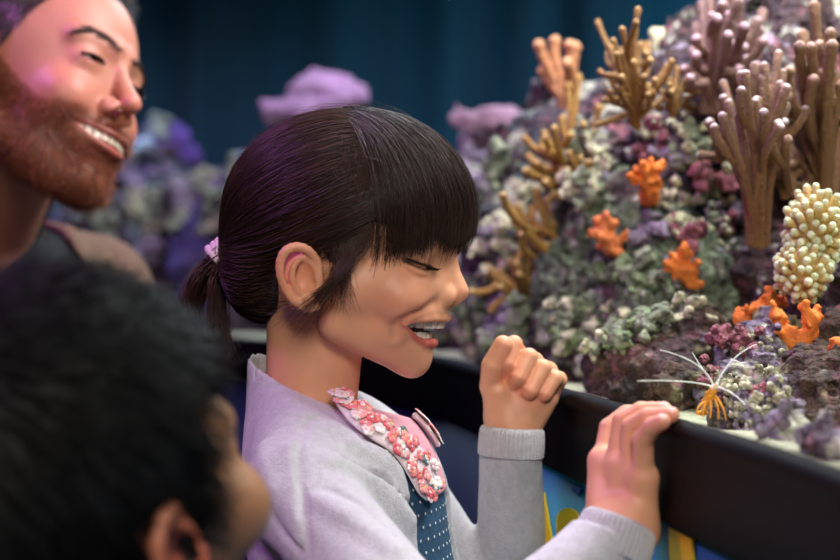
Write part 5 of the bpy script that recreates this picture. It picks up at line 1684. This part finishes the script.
col = mix(col, A(*srgb(214, 104, 84)), 0.8 * np.exp(-((np.linalg.norm(qa - A(-6, 78, -18), axis=1)) / 26) ** 2))
kid = empty('person', (KBO[0], KBO[1], 0.0), 'black haired child in the foreground seen from behind, face turned to the glass', 'person')
kbody = link('body', v, f, mat('child_skin', KSK, 0.5, attr=True, sss=0.2), kid, col)
x, y, z = qa[:, 0], qa[:, 1], qa[:, 2]
hwk = np.clip((z - np.interp(x, [-100, -40, -14, -10, 16, 20, 36, 52, 80], [-66, -62, -40, 2, 0, -20, 30, 40, 46])) / 4, 0, 1) * (q[:, 2] > -75)
hwk *= (ell(qa, A(-6, 76, -18), A(22, 12, 30), frame(28)) > 0)
def kcap(p):
    qq = (p - KO) @ KR * 1000; a_ = qq.copy(); a_[:, 1] = np.abs(a_[:, 1])
    d = ell(a_, A(-6, 0, 26), A(93, 78, 87))
    d = smin(d, ell(a_, A(-42, 0, -22), A(46, 50, 42)), 14)
    cut = np.interp(a_[:, 0], [-100, -50, -24, -18, 8, 14, 26, 34, 52, 80], [-58, -54, -36, 8, 8, -16, -10, 34, 44, 50]) - a_[:, 2]
    return smax(d, cut * 0.7, 4) / 1000
vc, fc = nets(kcap, (-0.40, 0.46, 0.8), (0.0, 0.86, 1.04), 0.003, 0.004)
m_black = mat('black_hair', srgb(14, 14, 16), 0.5, attr=True, spec=0.16)
hairk = link('hair', vc, fc, mat('black_hair_base', srgb(10, 10, 12), 0.7), kbody)
wk = np.ones(len(vc)) * (((vc - KO) @ KR)[:, 2] > -0.055)
r, n_ = roots_from(vc, wk, 11000, kcap)
ql = (r - KO) @ KR * 1000
# whorl at the crown, hair lying forward and down
crown = A(-50, -10, 95)
dv = unit(ql - crown); dd = dv @ KR.T + 0.35 * (KR @ A(0.4, 0, -0.6)) + RNG.normal(0, 0.12, (len(r), 3))
clump = noise(ql, 14, 3)[:, None] * A(0.3, 0.3, 0.3)
short_hair('hair_strands', r, n_, dd + clump, 0.026 * RNG.uniform(.6, 1.1, len(r)), 7, 0.40, m_black, hairk, A(*srgb(8, 7, 8)), .3, A(*srgb(12, 11, 14)) * .3, 0.86, 0.25)
def kshirt(p):
    m = p * 1000; q = (p - KBO) @ KBR * 1000; q[:, 1] = np.abs(q[:, 1])
    d = ell(q, A(0, 0, 640), A(70, 100, 132))
    d = smin(d, cap(q, A(-4, 30, 745), A(0, 88, 722), 33, 34), 15)
    d = smin(d, cap(q, A(0, 92, 718), A(10, 118, 560), 33, 29), 10)
    d = smin(d, cap(q, A(10, 118, 560), A(80, 111, 482), 28, 22), 8)
    d = smin(d, ell(q, A(0, 0, 520), A(74, 98, 60)), 20)
    return (d + noise(m, 40, 2) * 2) / 1000
v, f = nets(kshirt, (-0.42, 0.40, 0.42), (0.02, 0.86, 0.82), 0.005, 0.006)
link('shirt', v, f, mat('dark_cotton', srgb(24, 26, 34), 0.9), kid)
def kleg(p):
    q = (p - KBO) @ KBR * 1000; q[:, 1] = np.abs(q[:, 1])
    d = cap(q, A(0, 40, 490), A(4, 46, 260), 52, 36)
    d = smin(d, cap(q, A(4, 46, 260), A(0, 48, 70), 36, 30), 10)
    return d / 1000
v, f = nets(kleg, (-0.40, 0.45, 0.03), (0.02, 0.86, 0.58), 0.006, 0.006)
link('trousers', v, f, mat('child_denim', srgb(36, 46, 70), 0.85), kid)
for s in (-1, 1):
    def kshoe(p, s=s):
        q = (p - KBO) @ KBR * 1000
        d = smin(cap(q, A(-8, 48 * s, 32), A(66, 50 * s, 24), 31, 27), cap(q, A(-2, 48 * s, 32), A(-2, 48 * s, 62), 29, 30), 8)
        return smax(d, 1 - q[:, 2], 2) / 1000
    v, f = nets(kshoe, (-0.36, 0.50, -0.02), (0.0, 0.84, 0.12), 0.005, 0.004)
    link('shoe', v, f, mat('trainer', srgb(40, 60, 110), 0.5), kid)
